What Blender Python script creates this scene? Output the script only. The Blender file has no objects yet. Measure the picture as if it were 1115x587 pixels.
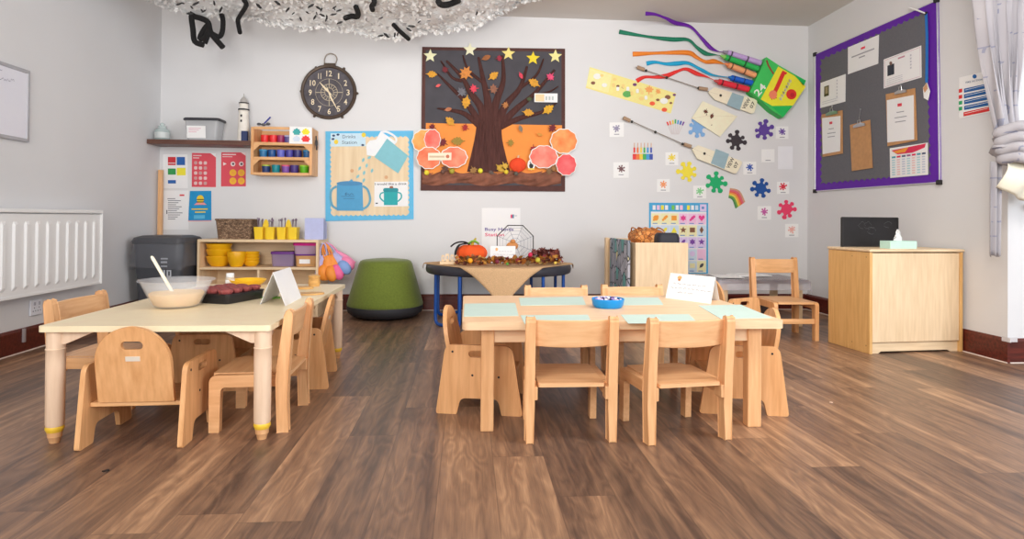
import bpy, math, random
from mathutils import Vector, Matrix
from mathutils.geometry import tessellate_polygon

random.seed(11)
PI = math.pi
R = math.radians
scn = bpy.context.scene
COL = scn.collection

# ------------------------------------------------------------------ camera model
CH, CF, CYAW, CPIT, CROLL, CCY = .85, 673.763, .0738, .0085, .0082, 232.25
D, XL, XR, CZ = 5.742, -2.734, 3.283, 2.733        # back wall, left wall, right wall, ceiling
YC = 3.528                                          # corner where the room widens to the right
EYE = Vector((0, 0, CH))
FW = Vector((math.sin(CYAW)*math.cos(CPIT), math.cos(CYAW)*math.cos(CPIT), math.sin(CPIT)))
R0 = Vector((math.cos(CYAW), -math.sin(CYAW), 0))
U0 = R0.cross(FW)
RV = R0*math.cos(CROLL) + U0*math.sin(CROLL)
UV = U0*math.cos(CROLL) - R0*math.sin(CROLL)

def ray(px, py): return FW + RV*((px-557.5)/CF) - UV*((py-CCY)/CF)
def onZ(px, py, z):
    d = ray(px, py); return EYE + d*((z-CH)/d.z)
def onY(px, py, y):
    d = ray(px, py); return EYE + d*(y/d.y)
def onX(px, py, x):
    d = ray(px, py); return EYE + d*(x/d.x)

class Plane:
    def __init__(s, fn, n): s.fn = fn; s.n = Vector(n)
    def __call__(s, px, py, off=0): return s.fn(px, py, off)
BW = Plane(lambda x, y, o: onY(x, y, D-o), (0, -1, 0))
RW = Plane(lambda x, y, o: onX(x, y, XR-o), (-1, 0, 0))
LW = Plane(lambda x, y, o: onX(x, y, XL+o), (1, 0, 0))
def YP(Y): return Plane(lambda x, y, o: onY(x, y, Y-o), (0, -1, 0))
def ZP(Z): return Plane(lambda x, y, o: onZ(x, y, Z+o), (0, 0, 1))

# ------------------------------------------------------------------ materials
def lin(c):
    out = []
    for v in c:
        v = v/255
        out.append(v/12.92 if v <= .04045 else ((v+.055)/1.055)**2.4)
    return out
ALB = 1.12
def colr(c, k=1.0): return tuple(min(.9, v*ALB*k) for v in lin(c)) + (1,)
MATS = {}
def mat(name, c, rough=.55, var=.07, scale=9.0, metal=0.0, stretch=(1, 1, 1), bump=0.0, c2=None, trans=0.0,
        alpha=1.0, ior=1.45, detail=3.0, emit=0.0, sheen=0.0, bscale=None):
    if name in MATS: return MATS[name]
    m = bpy.data.materials.new(name); m.use_nodes = True
    nt = m.node_tree; b = nt.nodes['Principled BSDF']
    tc = nt.nodes.new('ShaderNodeTexCoord'); mp = nt.nodes.new('ShaderNodeMapping')
    mp.inputs['Scale'].default_value = stretch
    nz = nt.nodes.new('ShaderNodeTexNoise'); nz.inputs['Scale'].default_value = scale
    nz.inputs['Detail'].default_value = detail
    nt.links.new(tc.outputs['Object'], mp.inputs['Vector']); nt.links.new(mp.outputs['Vector'], nz.inputs['Vector'])
    mx = nt.nodes.new('ShaderNodeMix'); mx.data_type = 'RGBA'
    if c2 is None:
        a, d = colr(c, 1+var), colr(c, 1-var)
    else:
        a, d = colr(c), colr(c2)
    mx.inputs['A'].default_value = d; mx.inputs['B'].default_value = a
    rp = nt.nodes.new('ShaderNodeValToRGB'); rp.color_ramp.elements[0].position = .3; rp.color_ramp.elements[1].position = .7
    nt.links.new(nz.outputs['Fac'], rp.inputs['Fac']); nt.links.new(rp.outputs['Color'], mx.inputs['Factor'])
    nt.links.new(mx.outputs['Result'], b.inputs['Base Color'])
    b.inputs['Roughness'].default_value = rough; b.inputs['Metallic'].default_value = metal
    b.inputs['Transmission Weight'].default_value = trans; b.inputs['Alpha'].default_value = alpha
    b.inputs['IOR'].default_value = ior
    if sheen: b.inputs['Sheen Weight'].default_value = sheen
    if bump:
        bp = nt.nodes.new('ShaderNodeBump'); bp.inputs['Strength'].default_value = bump; bp.inputs['Distance'].default_value = .01
        src = nz
        if bscale:
            src = nt.nodes.new('ShaderNodeTexNoise'); src.inputs['Scale'].default_value = bscale
            nt.links.new(mp.outputs['Vector'], src.inputs['Vector'])
        nt.links.new(src.outputs['Fac'], bp.inputs['Height']); nt.links.new(bp.outputs['Normal'], b.inputs['Normal'])
    MATS[name] = m
    return m

def wood(name, c, c2, axis='z', rough=.42, fine=1.0):
    s = {'x': (1.2, 14, 14), 'y': (14, 1.2, 14), 'z': (14, 14, 1.2)}[axis]
    return mat(name, c, rough, scale=4.0*fine, stretch=s, c2=c2, detail=5, bump=.03)

def voro(name, cols, rough=.8, scale=20, stretch=(1, 1, 1), dark=None, edge=.12):
    """cells of several colours with dark gaps: woven, scattered or printed surfaces"""
    m = bpy.data.materials.new(name); m.use_nodes = True
    nt = m.node_tree; b = nt.nodes['Principled BSDF']; L = nt.links.new
    tc = nt.nodes.new('ShaderNodeTexCoord'); mp = nt.nodes.new('ShaderNodeMapping'); mp.inputs['Scale'].default_value = stretch
    v = nt.nodes.new('ShaderNodeTexVoronoi'); v.inputs['Scale'].default_value = scale
    L(tc.outputs['Object'], mp.inputs['Vector']); L(mp.outputs['Vector'], v.inputs['Vector'])
    rp = nt.nodes.new('ShaderNodeValToRGB'); rp.color_ramp.interpolation = 'CONSTANT'
    sep = nt.nodes.new('ShaderNodeSeparateColor'); L(v.outputs['Color'], sep.inputs['Color']); L(sep.outputs['Red'], rp.inputs['Fac'])
    el = rp.color_ramp.elements
    while len(el) < len(cols): el.new(.5)
    for i, c in enumerate(cols): el[i].position = i/len(cols); el[i].color = colr(c)
    if dark:
        v2 = nt.nodes.new('ShaderNodeTexVoronoi'); v2.feature = 'DISTANCE_TO_EDGE'; v2.inputs['Scale'].default_value = scale
        L(mp.outputs['Vector'], v2.inputs['Vector'])
        lt = nt.nodes.new('ShaderNodeMath'); lt.operation = 'LESS_THAN'; lt.inputs[1].default_value = edge
        L(v2.outputs['Distance'], lt.inputs[0])
        mx = nt.nodes.new('ShaderNodeMix'); mx.data_type = 'RGBA'; mx.inputs['B'].default_value = colr(dark)
        L(lt.outputs[0], mx.inputs['Factor']); L(rp.outputs['Color'], mx.inputs['A']); L(mx.outputs['Result'], b.inputs['Base Color'])
    else:
        L(rp.outputs['Color'], b.inputs['Base Color'])
    b.inputs['Roughness'].default_value = rough
    MATS[name] = m
    return m

def P(c, rough=.6):                                  # plain paint, paper or card of one colour
    return mat('colour_%d_%d_%d' % tuple(c), c, rough, var=.03, scale=30)

# ------------------------------------------------------------------ mesh builder
class MB:
    def __init__(s): s.v = []; s.f = []; s.m = []; s.s = []
    def add(s, vs, fs, mi=0, sm=False):
        o = len(s.v); s.v += [Vector(p) for p in vs]
        for f in fs: s.f.append([i+o for i in f]); s.m.append(mi); s.s.append(sm)
    def box(s, c, d, mi=0, M=None, rz=0, ry=0, rx=0):
        hx, hy, hz = d[0]/2, d[1]/2, d[2]/2
        m = M or (Matrix.Translation(c) @ Matrix.Rotation(rz, 4, 'Z') @ Matrix.Rotation(ry, 4, 'Y') @ Matrix.Rotation(rx, 4, 'X'))
        vs = [m @ Vector((x*hx, y*hy, z*hz)) for x in (-1, 1) for y in (-1, 1) for z in (-1, 1)]
        s.add(vs, [(0, 1, 3, 2), (4, 6, 7, 5), (0, 4, 5, 1), (2, 3, 7, 6), (0, 2, 6, 4), (1, 5, 7, 3)], mi)
    def poly(s, pts, mi=0): s.add(pts, [list(range(len(pts)))], mi)
    def prism(s, pts, off, mi=0, mside=None):
        n = len(pts); off = Vector(off)
        a = [Vector(p) for p in pts]; b = [p+off for p in a]
        s.add(a+b, [list(range(n)), list(range(2*n-1, n-1, -1))], mi)
        s.add(a+b, [(i, i+n, (i+1) % n+n, (i+1) % n) for i in range(n)], mi if mside is None else mside)
    def panel(s, outer, holes, fn, th, mi=0):
        loops = [outer]+list(holes)
        tris = tessellate_polygon([[Vector((p[0], p[1], 0)) for p in l] for l in loops])
        flat = [p for l in loops for p in l]; n = len(flat)
        vs = [fn(p[0], p[1], 0) for p in flat]+[fn(p[0], p[1], th) for p in flat]
        fs = [tuple(t) for t in tris]+[tuple(i+n for i in reversed(t)) for t in tris]
        o = 0
        for l in loops:
            k = len(l)
            fs += [(o+i, o+(i+1) % k, o+(i+1) % k+n, o+i+n) for i in range(k)]
            o += k
        s.add(vs, fs, mi)
    def loft(s, loops, mi=0, cap=True, sm=False, closed=False):
        n = len(loops[0]); vs = [p for l in loops for p in l]; fs = []
        k = len(loops)
        for j in range(k if closed else k-1):
            a = j*n; b = ((j+1) % k)*n
            fs += [(a+i, a+(i+1) % n, b+(i+1) % n, b+i) for i in range(n)]
        s.add(vs, fs, mi, sm)
        if cap and not closed:
            s.add(loops[0], [list(range(n-1, -1, -1))], mi); s.add(loops[-1], [list(range(n))], mi)
    def tube(s, pts, r, n=8, mi=0, closed=False, flat=1.0):
        pts = [Vector(p) for p in pts]; k = len(pts); loops = []
        prev = None
        for i, p in enumerate(pts):
            if closed: t = pts[(i+1) % k]-pts[i-1]
            else: t = pts[min(i+1, k-1)]-pts[max(i-1, 0)]
            t.normalize()
            if prev is None:
                a = Vector((0, 0, 1)) if abs(t.z) < .9 else Vector((1, 0, 0))
                u = t.cross(a).normalized()
            else:
                u = (prev-t*prev.dot(t)).normalized()
            prev = u; w = t.cross(u)
            rr = r[i] if isinstance(r, (list, tuple)) else r
            loops.append([p+u*(rr*math.cos(q))+w*(rr*flat*math.sin(q)) for q in [2*PI*j/n for j in range(n)]])
        s.loft(loops, mi, cap=True, sm=True, closed=closed)
    def lathe(s, prof, c=(0, 0, 0), n=28, mi=0, M=None, sx=1, sy=1, arc=None):
        c = Vector(c); loops = []
        for r, z in prof:
            l = [Vector((r*math.cos(2*PI*j/n)*sx, r*math.sin(2*PI*j/n)*sy, z)) for j in range(n)]
            loops.append([(M @ p if M else p)+c for p in l])
        s.loft(loops, mi, cap=False, sm=True)
        for l, r in ((loops[0], prof[0][0]), (loops[-1], prof[-1][0])):
            if r > 1e-5: s.add(l, [list(range(n))], mi)
    def ball(s, c, r, nu=14, nv=9, mi=0, fn=None):
        c = Vector(c)
        if not isinstance(r, (tuple, list)): r = (r, r, r)
        loops = []
        for i in range(nv+1):
            th = PI*(.002+.996*i/nv)-PI/2
            l = []
            for j in range(nu):
                p = Vector((math.cos(th)*math.cos(2*PI*j/nu), math.cos(th)*math.sin(2*PI*j/nu), math.sin(th)))
                if fn: p = fn(p)
                l.append(c+Vector((p.x*r[0], p.y*r[1], p.z*r[2])))
            loops.append(l)
        s.loft(loops, mi, cap=True, sm=True)
    def grid(s, fn, nu, nv, mi=0, sm=True):
        vs = [fn(i/nu, j/nv) for i in range(nu+1) for j in range(nv+1)]
        fs = [(i*(nv+1)+j, (i+1)*(nv+1)+j, (i+1)*(nv+1)+j+1, i*(nv+1)+j+1) for i in range(nu) for j in range(nv)]
        s.add(vs, fs, mi, sm)
    # -- shapes given on a wall or table plane
    def flat(s, pl, pts, o0, o1, mi=0):
        s.prism([pl(x, y, o1) for x, y in pts], pl.n*-(o1-o0), mi)
    def ink(s, pl, pts, off, mi=0): s.poly([pl(x, y, off) for x, y in pts], mi)
    def text(s, pl, body, p0, p1, h, off, mi=0, bold=0.0):
        vs, fs = glyphs(body, bold)
        x1 = max(v[0] for v in vs); x0 = min(v[0] for v in vs)
        dx, dy = p1[0]-p0[0], p1[1]-p0[1]; L = math.hypot(dx, dy); ux, uy = dx/L, dy/L; nx, ny = uy, -ux
        out = []
        for vx, vy in vs:
            a = (vx-x0)/(x1-x0)*L; b = vy/.7*h
            out.append(pl(p0[0]+ux*a+nx*b, p0[1]+uy*a+ny*b, off))
        s.add(out, fs, mi)

GL = {}
def glyphs(body, bold):
    key = (body, bold)
    if key in GL: return GL[key]
    cu = bpy.data.curves.new('glyphs', 'FONT'); cu.body = body; cu.resolution_u = 2; cu.offset = bold
    o = bpy.data.objects.new('glyphs', cu); COL.objects.link(o)
    dg = bpy.context.evaluated_depsgraph_get()
    me = bpy.data.meshes.new_from_object(o.evaluated_get(dg))
    GL[key] = ([(v.co.x, v.co.y) for v in me.vertices], [tuple(p.vertices) for p in me.polygons])
    bpy.data.objects.remove(o); bpy.data.curves.remove(cu); bpy.data.meshes.remove(me)
    return GL[key]

# ------------------------------------------------------------------ objects
def obj(name, mb, mats, parent=None, world=False, bevel=0.0, seg=2, sharp=40, solid=0.0):
    if not isinstance(mats, (list, tuple)): mats = [mats]
    vs = mb.v; loc = None
    if parent is not None and world:
        m = Matrix.Identity(4); q = parent
        while q is not None:
            m = Matrix.Translation(q.location) @ Matrix.Rotation(q.rotation_euler.z, 4, 'Z') @ m; q = q.parent
        inv = m.inverted()
        vs = [inv @ p for p in vs]
    elif parent is None:
        xs = [p.x for p in vs]; ys = [p.y for p in vs]; zs = [p.z for p in vs]
        loc = Vector(((min(xs)+max(xs))/2, (min(ys)+max(ys))/2, min(zs)))
        vs = [p-loc for p in vs]
    me = bpy.data.meshes.new(name)
    me.from_pydata([tuple(p) for p in vs], [], mb.f)
    for m in mats: me.materials.append(m)
    for p, mi, sm in zip(me.polygons, mb.m, mb.s): p.material_index = mi; p.use_smooth = sm
    me.update()
    if any(mb.s): me.set_sharp_from_angle(angle=R(sharp))
    o = bpy.data.objects.new(name, me); COL.objects.link(o)
    if parent is not None: o.parent = parent
    if loc is not None: o.location = loc
    if bevel:
        w = o.modifiers.new('weld', 'WELD'); w.merge_threshold = .00005
        b = o.modifiers.new('bevel', 'BEVEL'); b.width = bevel; b.segments = seg; b.limit_method = 'ANGLE'; b.angle_limit = R(35)
    if solid:
        q = o.modifiers.new('solid', 'SOLIDIFY'); q.thickness = solid
    return o
def tag(o, label=None, cat=None, group=None, kind=None):
    if label: o['label'] = label
    if cat: o['category'] = cat
    if group: o['group'] = group
    if kind: o['kind'] = kind
    return o
def thing(name, label, cat, loc=(0, 0, 0), rz=0.0, group=None):
    o = bpy.data.objects.new(name, None); COL.objects.link(o)
    o.empty_display_size = .05
    o.location = loc; o.rotation_euler = (0, 0, rz)
    return tag(o, label, cat, group)
def struct(name, mb, m, **k): return tag(obj(name, mb, m, **k), kind='structure')
def dup(root, loc, rz, label, group=None):
    r = root.copy(); COL.objects.link(r); r.location = loc; r.rotation_euler = (0, 0, rz); r['label'] = label
    if group: r['group'] = group
    for ch in list(root.children):
        c = ch.copy(); COL.objects.link(c); c.parent = r
        for g in list(ch.children):
            q = g.copy(); COL.objects.link(q); q.parent = c
    return r

# ------------------------------------------------------------------ 2D outlines (y down when in photo pixels)
def circ(x, y, r, n=20, ry=None): return [(x+r*math.cos(2*PI*i/n), y+(ry or r)*math.sin(2*PI*i/n)) for i in range(n)]
def star(x, y, ro, ri, n=5, rot=-90): return [(x+(ro if i % 2 == 0 else ri)*math.cos(R(rot)+PI*i/n), y+(ro if i % 2 == 0 else ri)*math.sin(R(rot)+PI*i/n)) for i in range(2*n)]
def rect(x0, y0, x1, y1): return [(x0, y0), (x1, y0), (x1, y1), (x0, y1)]
def rrect(cx, cy, w, h, r, n=5):
    out = []
    for sx, sy, a in ((1, 1, 0), (-1, 1, 90), (-1, -1, 180), (1, -1, 270)):
        for i in range(n+1):
            t = R(a+90*i/n); out.append((cx+sx*(w/2-r)+r*math.cos(t), cy+sy*(h/2-r)+r*math.sin(t)))
    return out
def rounded(pts, rad, n=5):
    out = []; k = len(pts)
    for i, p in enumerate(pts):
        r = rad[i] if isinstance(rad, (list, tuple)) else rad
        p = Vector((p[0], p[1])); a = Vector(pts[i-1])-p; b = Vector(pts[(i+1) % k])-p
        if r <= 0: out.append((p.x, p.y)); continue
        la, lb = a.length, b.length; a.normalize(); b.normalize()
        ang = math.acos(max(-1, min(1, a.dot(b)))); t = min(r/math.tan(ang/2), la*.49, lb*.49)
        p0 = p+a*t; p1 = p+b*t
        for j in range(n+1):
            q = j/n; v = p0*(1-q)**2+p*2*q*(1-q)+p1*q*q
            out.append((v.x, v.y))
    return out
def quad(a, b, c, d, u, v):                          # bilinear point inside a 4-gon (a b on top, d c below)
    return tuple((a[i]*(1-u)+b[i]*u)*(1-v)+(d[i]*(1-u)+c[i]*u)*v for i in (0, 1))
def qrect(q, u0, v0, u1, v1): return [quad(*q, u0, v0), quad(*q, u1, v0), quad(*q, u1, v1), quad(*q, u0, v1)]
def strip(path, w):
    L, Rr = [], []
    for i, p in enumerate(path):
        a = path[max(i-1, 0)]; b = path[min(i+1, len(path)-1)]
        dx, dy = b[0]-a[0], b[1]-a[1]; l = math.hypot(dx, dy) or 1
        ww = (w[i] if isinstance(w, (list, tuple)) else w)/2
        L.append((p[0]-dy/l*ww, p[1]+dx/l*ww)); Rr.append((p[0]+dy/l*ww, p[1]-dx/l*ww))
    return L+Rr[::-1]
def curve(path, n=6):
    """smooth path through the points"""
    out = []; k = len(path); d = len(path[0])
    for i in range(k-1):
        p0, p1, p2, p3 = path[max(i-1, 0)], path[i], path[i+1], path[min(i+2, k-1)]
        for j in range(n):
            t = j/n
            out.append(tuple(.5*((2*p1[c])+(-p0[c]+p2[c])*t+(2*p0[c]-5*p1[c]+4*p2[c]-p3[c])*t*t+(-p0[c]+3*p1[c]-3*p2[c]+p3[c])*t**3) for c in range(d)))
    out.append(tuple(path[-1])); return out
def splat(x, y, r, seed, n=7):
    rg = random.Random(seed); out = []; a0 = rg.random()*6
    for i in range(n):
        a = a0+2*PI*(i+rg.uniform(-.15, .15))/n; L = r*rg.uniform(.84, 1.08); w = .30
        for da, rr in ((-.44, .50), (-w*.62, .64), (-w*.92, .84), (-w*.66, .98), (0, 1.05), (w*.66, .98), (w*.92, .84), (w*.62, .64)):
            rad = (rr*L if rr > .5 else rr*r); out.append((x+rad*math.cos(a+da), y+rad*math.sin(a+da)))
    return out
def leafp(x, y, r, rot, kind=0):
    if kind == 0:                                    # oak-like lobes
        pr = [(0, -1), (.22, -.8), (.2, -.6), (.5, -.55), (.42, -.3), (.68, -.1), (.5, .1), (.6, .4), (.3, .5), (.08, .8), (.05, 1.1),
              (-.05, 1.1), (-.08, .8), (-.3, .5), (-.6, .4), (-.5, .1), (-.68, -.1), (-.42, -.3), (-.5, -.55), (-.2, -.6), (-.22, -.8)]
    elif kind == 1:                                  # maple points
        pr = [(0, -1), (.2, -.5), (.55, -.7), (.5, -.35), (1, -.2), (.55, .1), (.65, .45), (.12, .4), (.05, 1), (-.05, 1), (-.12, .4),
              (-.65, .45), (-.55, .1), (-1, -.2), (-.5, -.35), (-.55, -.7), (-.2, -.5)]
    else:                                            # plain oval
        pr = [(0, -1), (.35, -.6), (.5, -.1), (.38, .4), (.06, .8), (.04, 1.1), (-.04, 1.1), (-.06, .8), (-.38, .4), (-.5, -.1), (-.35, -.6)]
    c, s_ = math.cos(R(rot)), math.sin(R(rot))
    return [(x+r*(a*c-b*s_), y+r*(a*s_+b*c)) for a, b in pr]

# ------------------------------------------------------------------ shared looks
M_WALL = mat('wall_paint', (213, 213, 215), .75, var=.015, scale=2.0)
M_CEIL = mat('ceiling_paint', (214, 210, 206), .85, var=.015, scale=2.0)
M_SKIRT = wood('mahogany_skirting', (104, 40, 30), (66, 24, 18), 'x', .3)
M_SEAL = P((205, 190, 180))
M_BEECH_Z = wood('beech_upright', (230, 181, 132), (211, 157, 108), 'z')
M_BEECH_X = wood('beech_across', (233, 187, 140), (216, 164, 117), 'x')
M_BEECH_Y = wood('beech_deep', (230, 181, 132), (211, 157, 108), 'y')
M_BEECHP_Z = wood('pale_beech_upright', (236, 196, 156), (222, 178, 136), 'z')
M_BEECHP_X = wood('pale_beech_across', (239, 202, 164), (226, 184, 146), 'x')
M_PLY_Z = wood('warm_birch_upright', (226, 173, 121), (206, 150, 98), 'z')
M_PLY_X = wood('warm_birch_across', (226, 177, 126), (204, 153, 102), 'x')
M_BIRCH_X = wood('pale_birch_across', (232, 207, 172), (218, 190, 152), 'x')
M_BIRCH_Z = wood('pale_birch_upright', (232, 205, 170), (216, 188, 150), 'z')
M_CREAM = mat('cream_laminate', (232, 214, 180), .38, var=.03, scale=14)
M_MAPLE = wood('pink_maple', (232, 204, 178), (220, 190, 162), 'z', .4)
M_WHITE = P((236, 236, 239)); M_PAPER = mat('white_paper', (230, 230, 235), .7, var=.01)
M_DARK = P((34, 32, 34)); M_BLACK = P((20, 19, 20)); M_INK = P((96, 96, 108)); M_GREYTEXT = P((150, 150, 160))
M_STEEL = mat('brushed_steel', (190, 190, 195), .3, metal=1.0)
M_MINT = mat('mint_paper', (190, 212, 205), .7, var=.02)
def clear_plastic(name, c, alpha, rough=.2):
    return mat(name, c, rough, var=.02, alpha=alpha)
WORLD, EXPOSURE = .92, 0.13
# ================================================================== THE ROOM
YB = -1.6                                            # the room is open behind the camera
XO = 5.2                                             # the wider part of the room beyond the corner

def floor_material():
    m = bpy.data.materials.new('walnut_vinyl_planks'); m.use_nodes = True
    nt = m.node_tree; b = nt.nodes['Principled BSDF']; L = nt.links.new
    def n(t, **k):
        q = nt.nodes.new(t)
        for a, v in k.items(): setattr(q, a, v)
        return q
    def mth(op, a, bb=None, c=None):
        q = n('ShaderNodeMath', operation=op)
        for i, v in enumerate((a, bb, c)):
            if v is None: continue
            if isinstance(v, (int, float)): q.inputs[i].default_value = v
            else: L(v, q.inputs[i])
        return q.outputs[0]
    tc = n('ShaderNodeTexCoord'); sx = n('ShaderNodeSeparateXYZ'); L(tc.outputs['Object'], sx.inputs[0])
    W, LEN = .182, 1.22
    xs = mth('DIVIDE', mth('ADD', sx.outputs['X'], 20-.081), W)
    row = mth('FLOOR', xs); fx = mth('FRACT', xs)
    wn = n('ShaderNodeTexWhiteNoise', noise_dimensions='1D'); L(row, wn.inputs['W'])
    ys = mth('ADD', mth('DIVIDE', sx.outputs['Y'], LEN), mth('MULTIPLY', wn.outputs['Value'], 7.0))
    pl = mth('FLOOR', ys); fy = mth('FRACT', ys)
    pid = mth('ADD', mth('MULTIPLY', row, 13.37), mth('MULTIPLY', pl, 3.71))
    w2 = n('ShaderNodeTexWhiteNoise', noise_dimensions='1D'); L(pid, w2.inputs['W'])
    rnd = w2.outputs['Value']
    # growth-ring figure: contour lines of a stretched noise, another for every plank
    cv = n('ShaderNodeCombineXYZ')
    L(mth('MULTIPLY', mth('SUBTRACT', fx, .5), 1.25), cv.inputs['X']); L(mth('MULTIPLY', sx.outputs['Y'], 1.15), cv.inputs['Y']); L(mth('MULTIPLY', pid, 1.7), cv.inputs['Z'])
    nz = n('ShaderNodeTexNoise'); nz.inputs['Scale'].default_value = 1.5; nz.inputs['Detail'].default_value = 2.2; nz.inputs['Roughness'].default_value = .5
    nz.inputs['Distortion'].default_value = .25
    L(cv.outputs[0], nz.inputs['Vector'])
    rings = mth('FRACT', mth('MULTIPLY', nz.outputs['Fac'], 10.0))
    tri = mth('ABSOLUTE', mth('SUBTRACT', mth('MULTIPLY', rings, 2.0), 1.0))
    # long streaks
    cv2 = n('ShaderNodeCombineXYZ')
    L(mth('MULTIPLY', fx, 3.2), cv2.inputs['X']); L(mth('MULTIPLY', sx.outputs['Y'], .9), cv2.inputs['Y']); L(mth('MULTIPLY', pid, 2.3), cv2.inputs['Z'])
    n2 = n('ShaderNodeTexNoise'); n2.inputs['Scale'].default_value = 1.3; n2.inputs['Detail'].default_value = 5; L(cv2.outputs[0], n2.inputs['Vector'])
    # fine pores
    cv3 = n('ShaderNodeCombineXYZ')
    L(mth('MULTIPLY', sx.outputs['X'], 260.0), cv3.inputs['X']); L(mth('MULTIPLY', sx.outputs['Y'], 9.0), cv3.inputs['Y']); L(pid, cv3.inputs['Z'])
    n3 = n('ShaderNodeTexNoise'); n3.inputs['Scale'].default_value = 1.0; n3.inputs['Detail'].default_value = 2; L(cv3.outputs[0], n3.inputs['Vector'])
    v = mth('ADD', mth('MULTIPLY', tri, .11), mth('MULTIPLY', n2.outputs['Fac'], .70))
    v = mth('ADD', v, mth('MULTIPLY', n3.outputs['Fac'], .24))
    v = mth('ADD', v, mth('MULTIPLY', mth('SUBTRACT', rnd, .5), .26))
    v = mth('ADD', v, .012)
    rp = n('ShaderNodeValToRGB'); e = rp.color_ramp.elements
    e[0].position = .18; e[0].color = colr((62, 49, 44)); e[1].position = .86; e[1].color = colr((190, 150, 116))
    for pos, c in ((.36, (90, 69, 58)), (.50, (118, 90, 72)), (.64, (142, 109, 85))):
        q = e.new(pos); q.color = colr(c)
    L(v, rp.inputs['Fac'])
    # seams
    sxm = mth('LESS_THAN', mth('MINIMUM', fx, mth('SUBTRACT', 1.0, fx)), .008)
    sym = mth('LESS_THAN', mth('MINIMUM', fy, mth('SUBTRACT', 1.0, fy)), .0012)
    seam = mth('MULTIPLY', mth('MAXIMUM', sxm, sym), .45)
    mx = n('ShaderNodeMix', data_type='RGBA'); mx.inputs['B'].default_value = colr((70, 52, 46))
    L(seam, mx.inputs['Factor']); L(rp.outputs['Color'], mx.inputs['A']); L(mx.outputs['Result'], b.inputs['Base Color'])
    L(mth('ADD', mth('MULTIPLY', n3.outputs['Fac'], .14), .30), b.inputs['Roughness'])
    bp = n('ShaderNodeBump'); bp.inputs['Strength'].default_value = .06; bp.inputs['Distance'].default_value = .004
    L(n3.outputs['Fac'], bp.inputs['Height']); L(bp.outputs['Normal'], b.inputs['Normal'])
    return m

mb = MB(); mb.box(((XL+XO)/2, (YB+D)/2, -.05), (XO-XL+.4, D-YB+.2, .1)); o = struct('floor', mb, floor_material())
for v in o.data.vertices: v.co += o.location             # object coordinates = room coordinates for the planks
o.location = (0, 0, 0)
mb = MB(); mb.box(((XL+XO)/2, (YB+D)/2, CZ+.05), (XO-XL+.4, D-YB+.2, .1)); struct('ceiling', mb, M_CEIL)
mb = MB(); mb.box(((XL+XR)/2, D+.06, CZ/2), (XR-XL+.24, .12, CZ)); struct('wall_back', mb, M_WALL)
mb = MB(); mb.box((XL-.06, (YB+D)/2, CZ/2), (.12, D-YB, CZ)); struct('wall_left', mb, M_WALL)
mb = MB(); mb.box((XR+.06, (YC+D)/2+.0, CZ/2), (.12, D-YC, CZ)); struct('wall_right', mb, M_WALL)
# wall that turns to the right at the corner, with the curtained window in it
WX0, WX1, WZ0, WZ1 = 3.345, 4.55, .962, 2.25
mb = MB()
yw = YC+.06
mb.box(((XR+.12+XO)/2, yw, WZ0/2), (XO-XR-.12, .12, WZ0))
mb.box(((XR+.12+XO)/2, yw, (WZ1+CZ)/2), (XO-XR-.12, .12, CZ-WZ1))
mb.box(((WX1+XO)/2, yw, (WZ0+WZ1)/2), (XO-WX1, .12, WZ1-WZ0))
struct('wall_window', mb, M_WALL)
M_UPVC = mat('white_window_frame', (240, 241, 243), .3, var=.01)
mb = MB()
fx0, fx1, fy = WX0+.058, WX1, YC+.07
for c, d in ((((fx0+fx1)/2, fy, WZ0+.025), (fx1-fx0, .05, .05)), (((fx0+fx1)/2, fy, WZ1-.025), (fx1-fx0, .05, .05)),
             ((fx0+.025, fy, (WZ0+WZ1)/2), (.05, .05, WZ1-WZ0-.1)), ((fx1-.025, fy, (WZ0+WZ1)/2), (.05, .05, WZ1-WZ0-.1)),
             (((fx0+fx1)/2, fy, (WZ0+WZ1)/2), (.05, .05, WZ1-WZ0-.1))):
    mb.box(c, d)
w = struct('window_1', mb, M_UPVC)
M_PANE = mat('window_glass', (250, 252, 255), .02, var=0, trans=1.0, ior=1.1)
mb = MB(); mb.box((0, 0, (WZ1-WZ0)/2), (fx1-fx0-.1, .006, WZ1-WZ0-.1)); obj('pane', mb, M_PANE, w)
mb = MB(); mb.box(((fx0+fx1)/2, YC-.035, WZ0-.012), (fx1-fx0+.02, .1, .024)); struct('trim_1', mb, M_UPVC, bevel=.004)

def skirting(name, p, q, nrm):
    mb = MB(); p = Vector(p); q = Vector(q); nrm = Vector(nrm)
    prof = [(0, 0), (.016, 0), (.016, .132), (.011, .142), (.006, .148), (0, .148)]
    mb.loft([[e+nrm*a+Vector((0, 0, z)) for a, z in prof] for e in (p, q)], 0)
    s = [(.016, 0), (.022, 0), (.016, .006)]
    mb.loft([[e+nrm*a+Vector((0, 0, z)) for a, z in s] for e in (p, q)], 1)
    struct(name, mb, [M_SKIRT, M_SEAL])
skirting('baseboard_back', (XL+.02, D, 0), (XR-.02, D, 0), (0, -1, 0))
skirting('baseboard_left', (XL, YB, 0), (XL, D, 0), (1, 0, 0))
skirting('baseboard_right', (XR, YC-.016, 0), (XR, D, 0), (-1, 0, 0))
skirting('baseboard_window', (XR+.0005, YC, 0), (XO, YC, 0), (0, -1, 0))
# clear protector on the corner of the skirting
M_CLEARTRIM = clear_plastic('clear_corner_guard', (225, 222, 225), .6)
mb = MB(); mb.box((XR-.018, YC-.01, .142), (.006, .06, .026)); mb.box((XR+.012, YC-.02, .142), (.06, .006, .026)); struct('trim_2', mb, M_CLEARTRIM)

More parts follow.
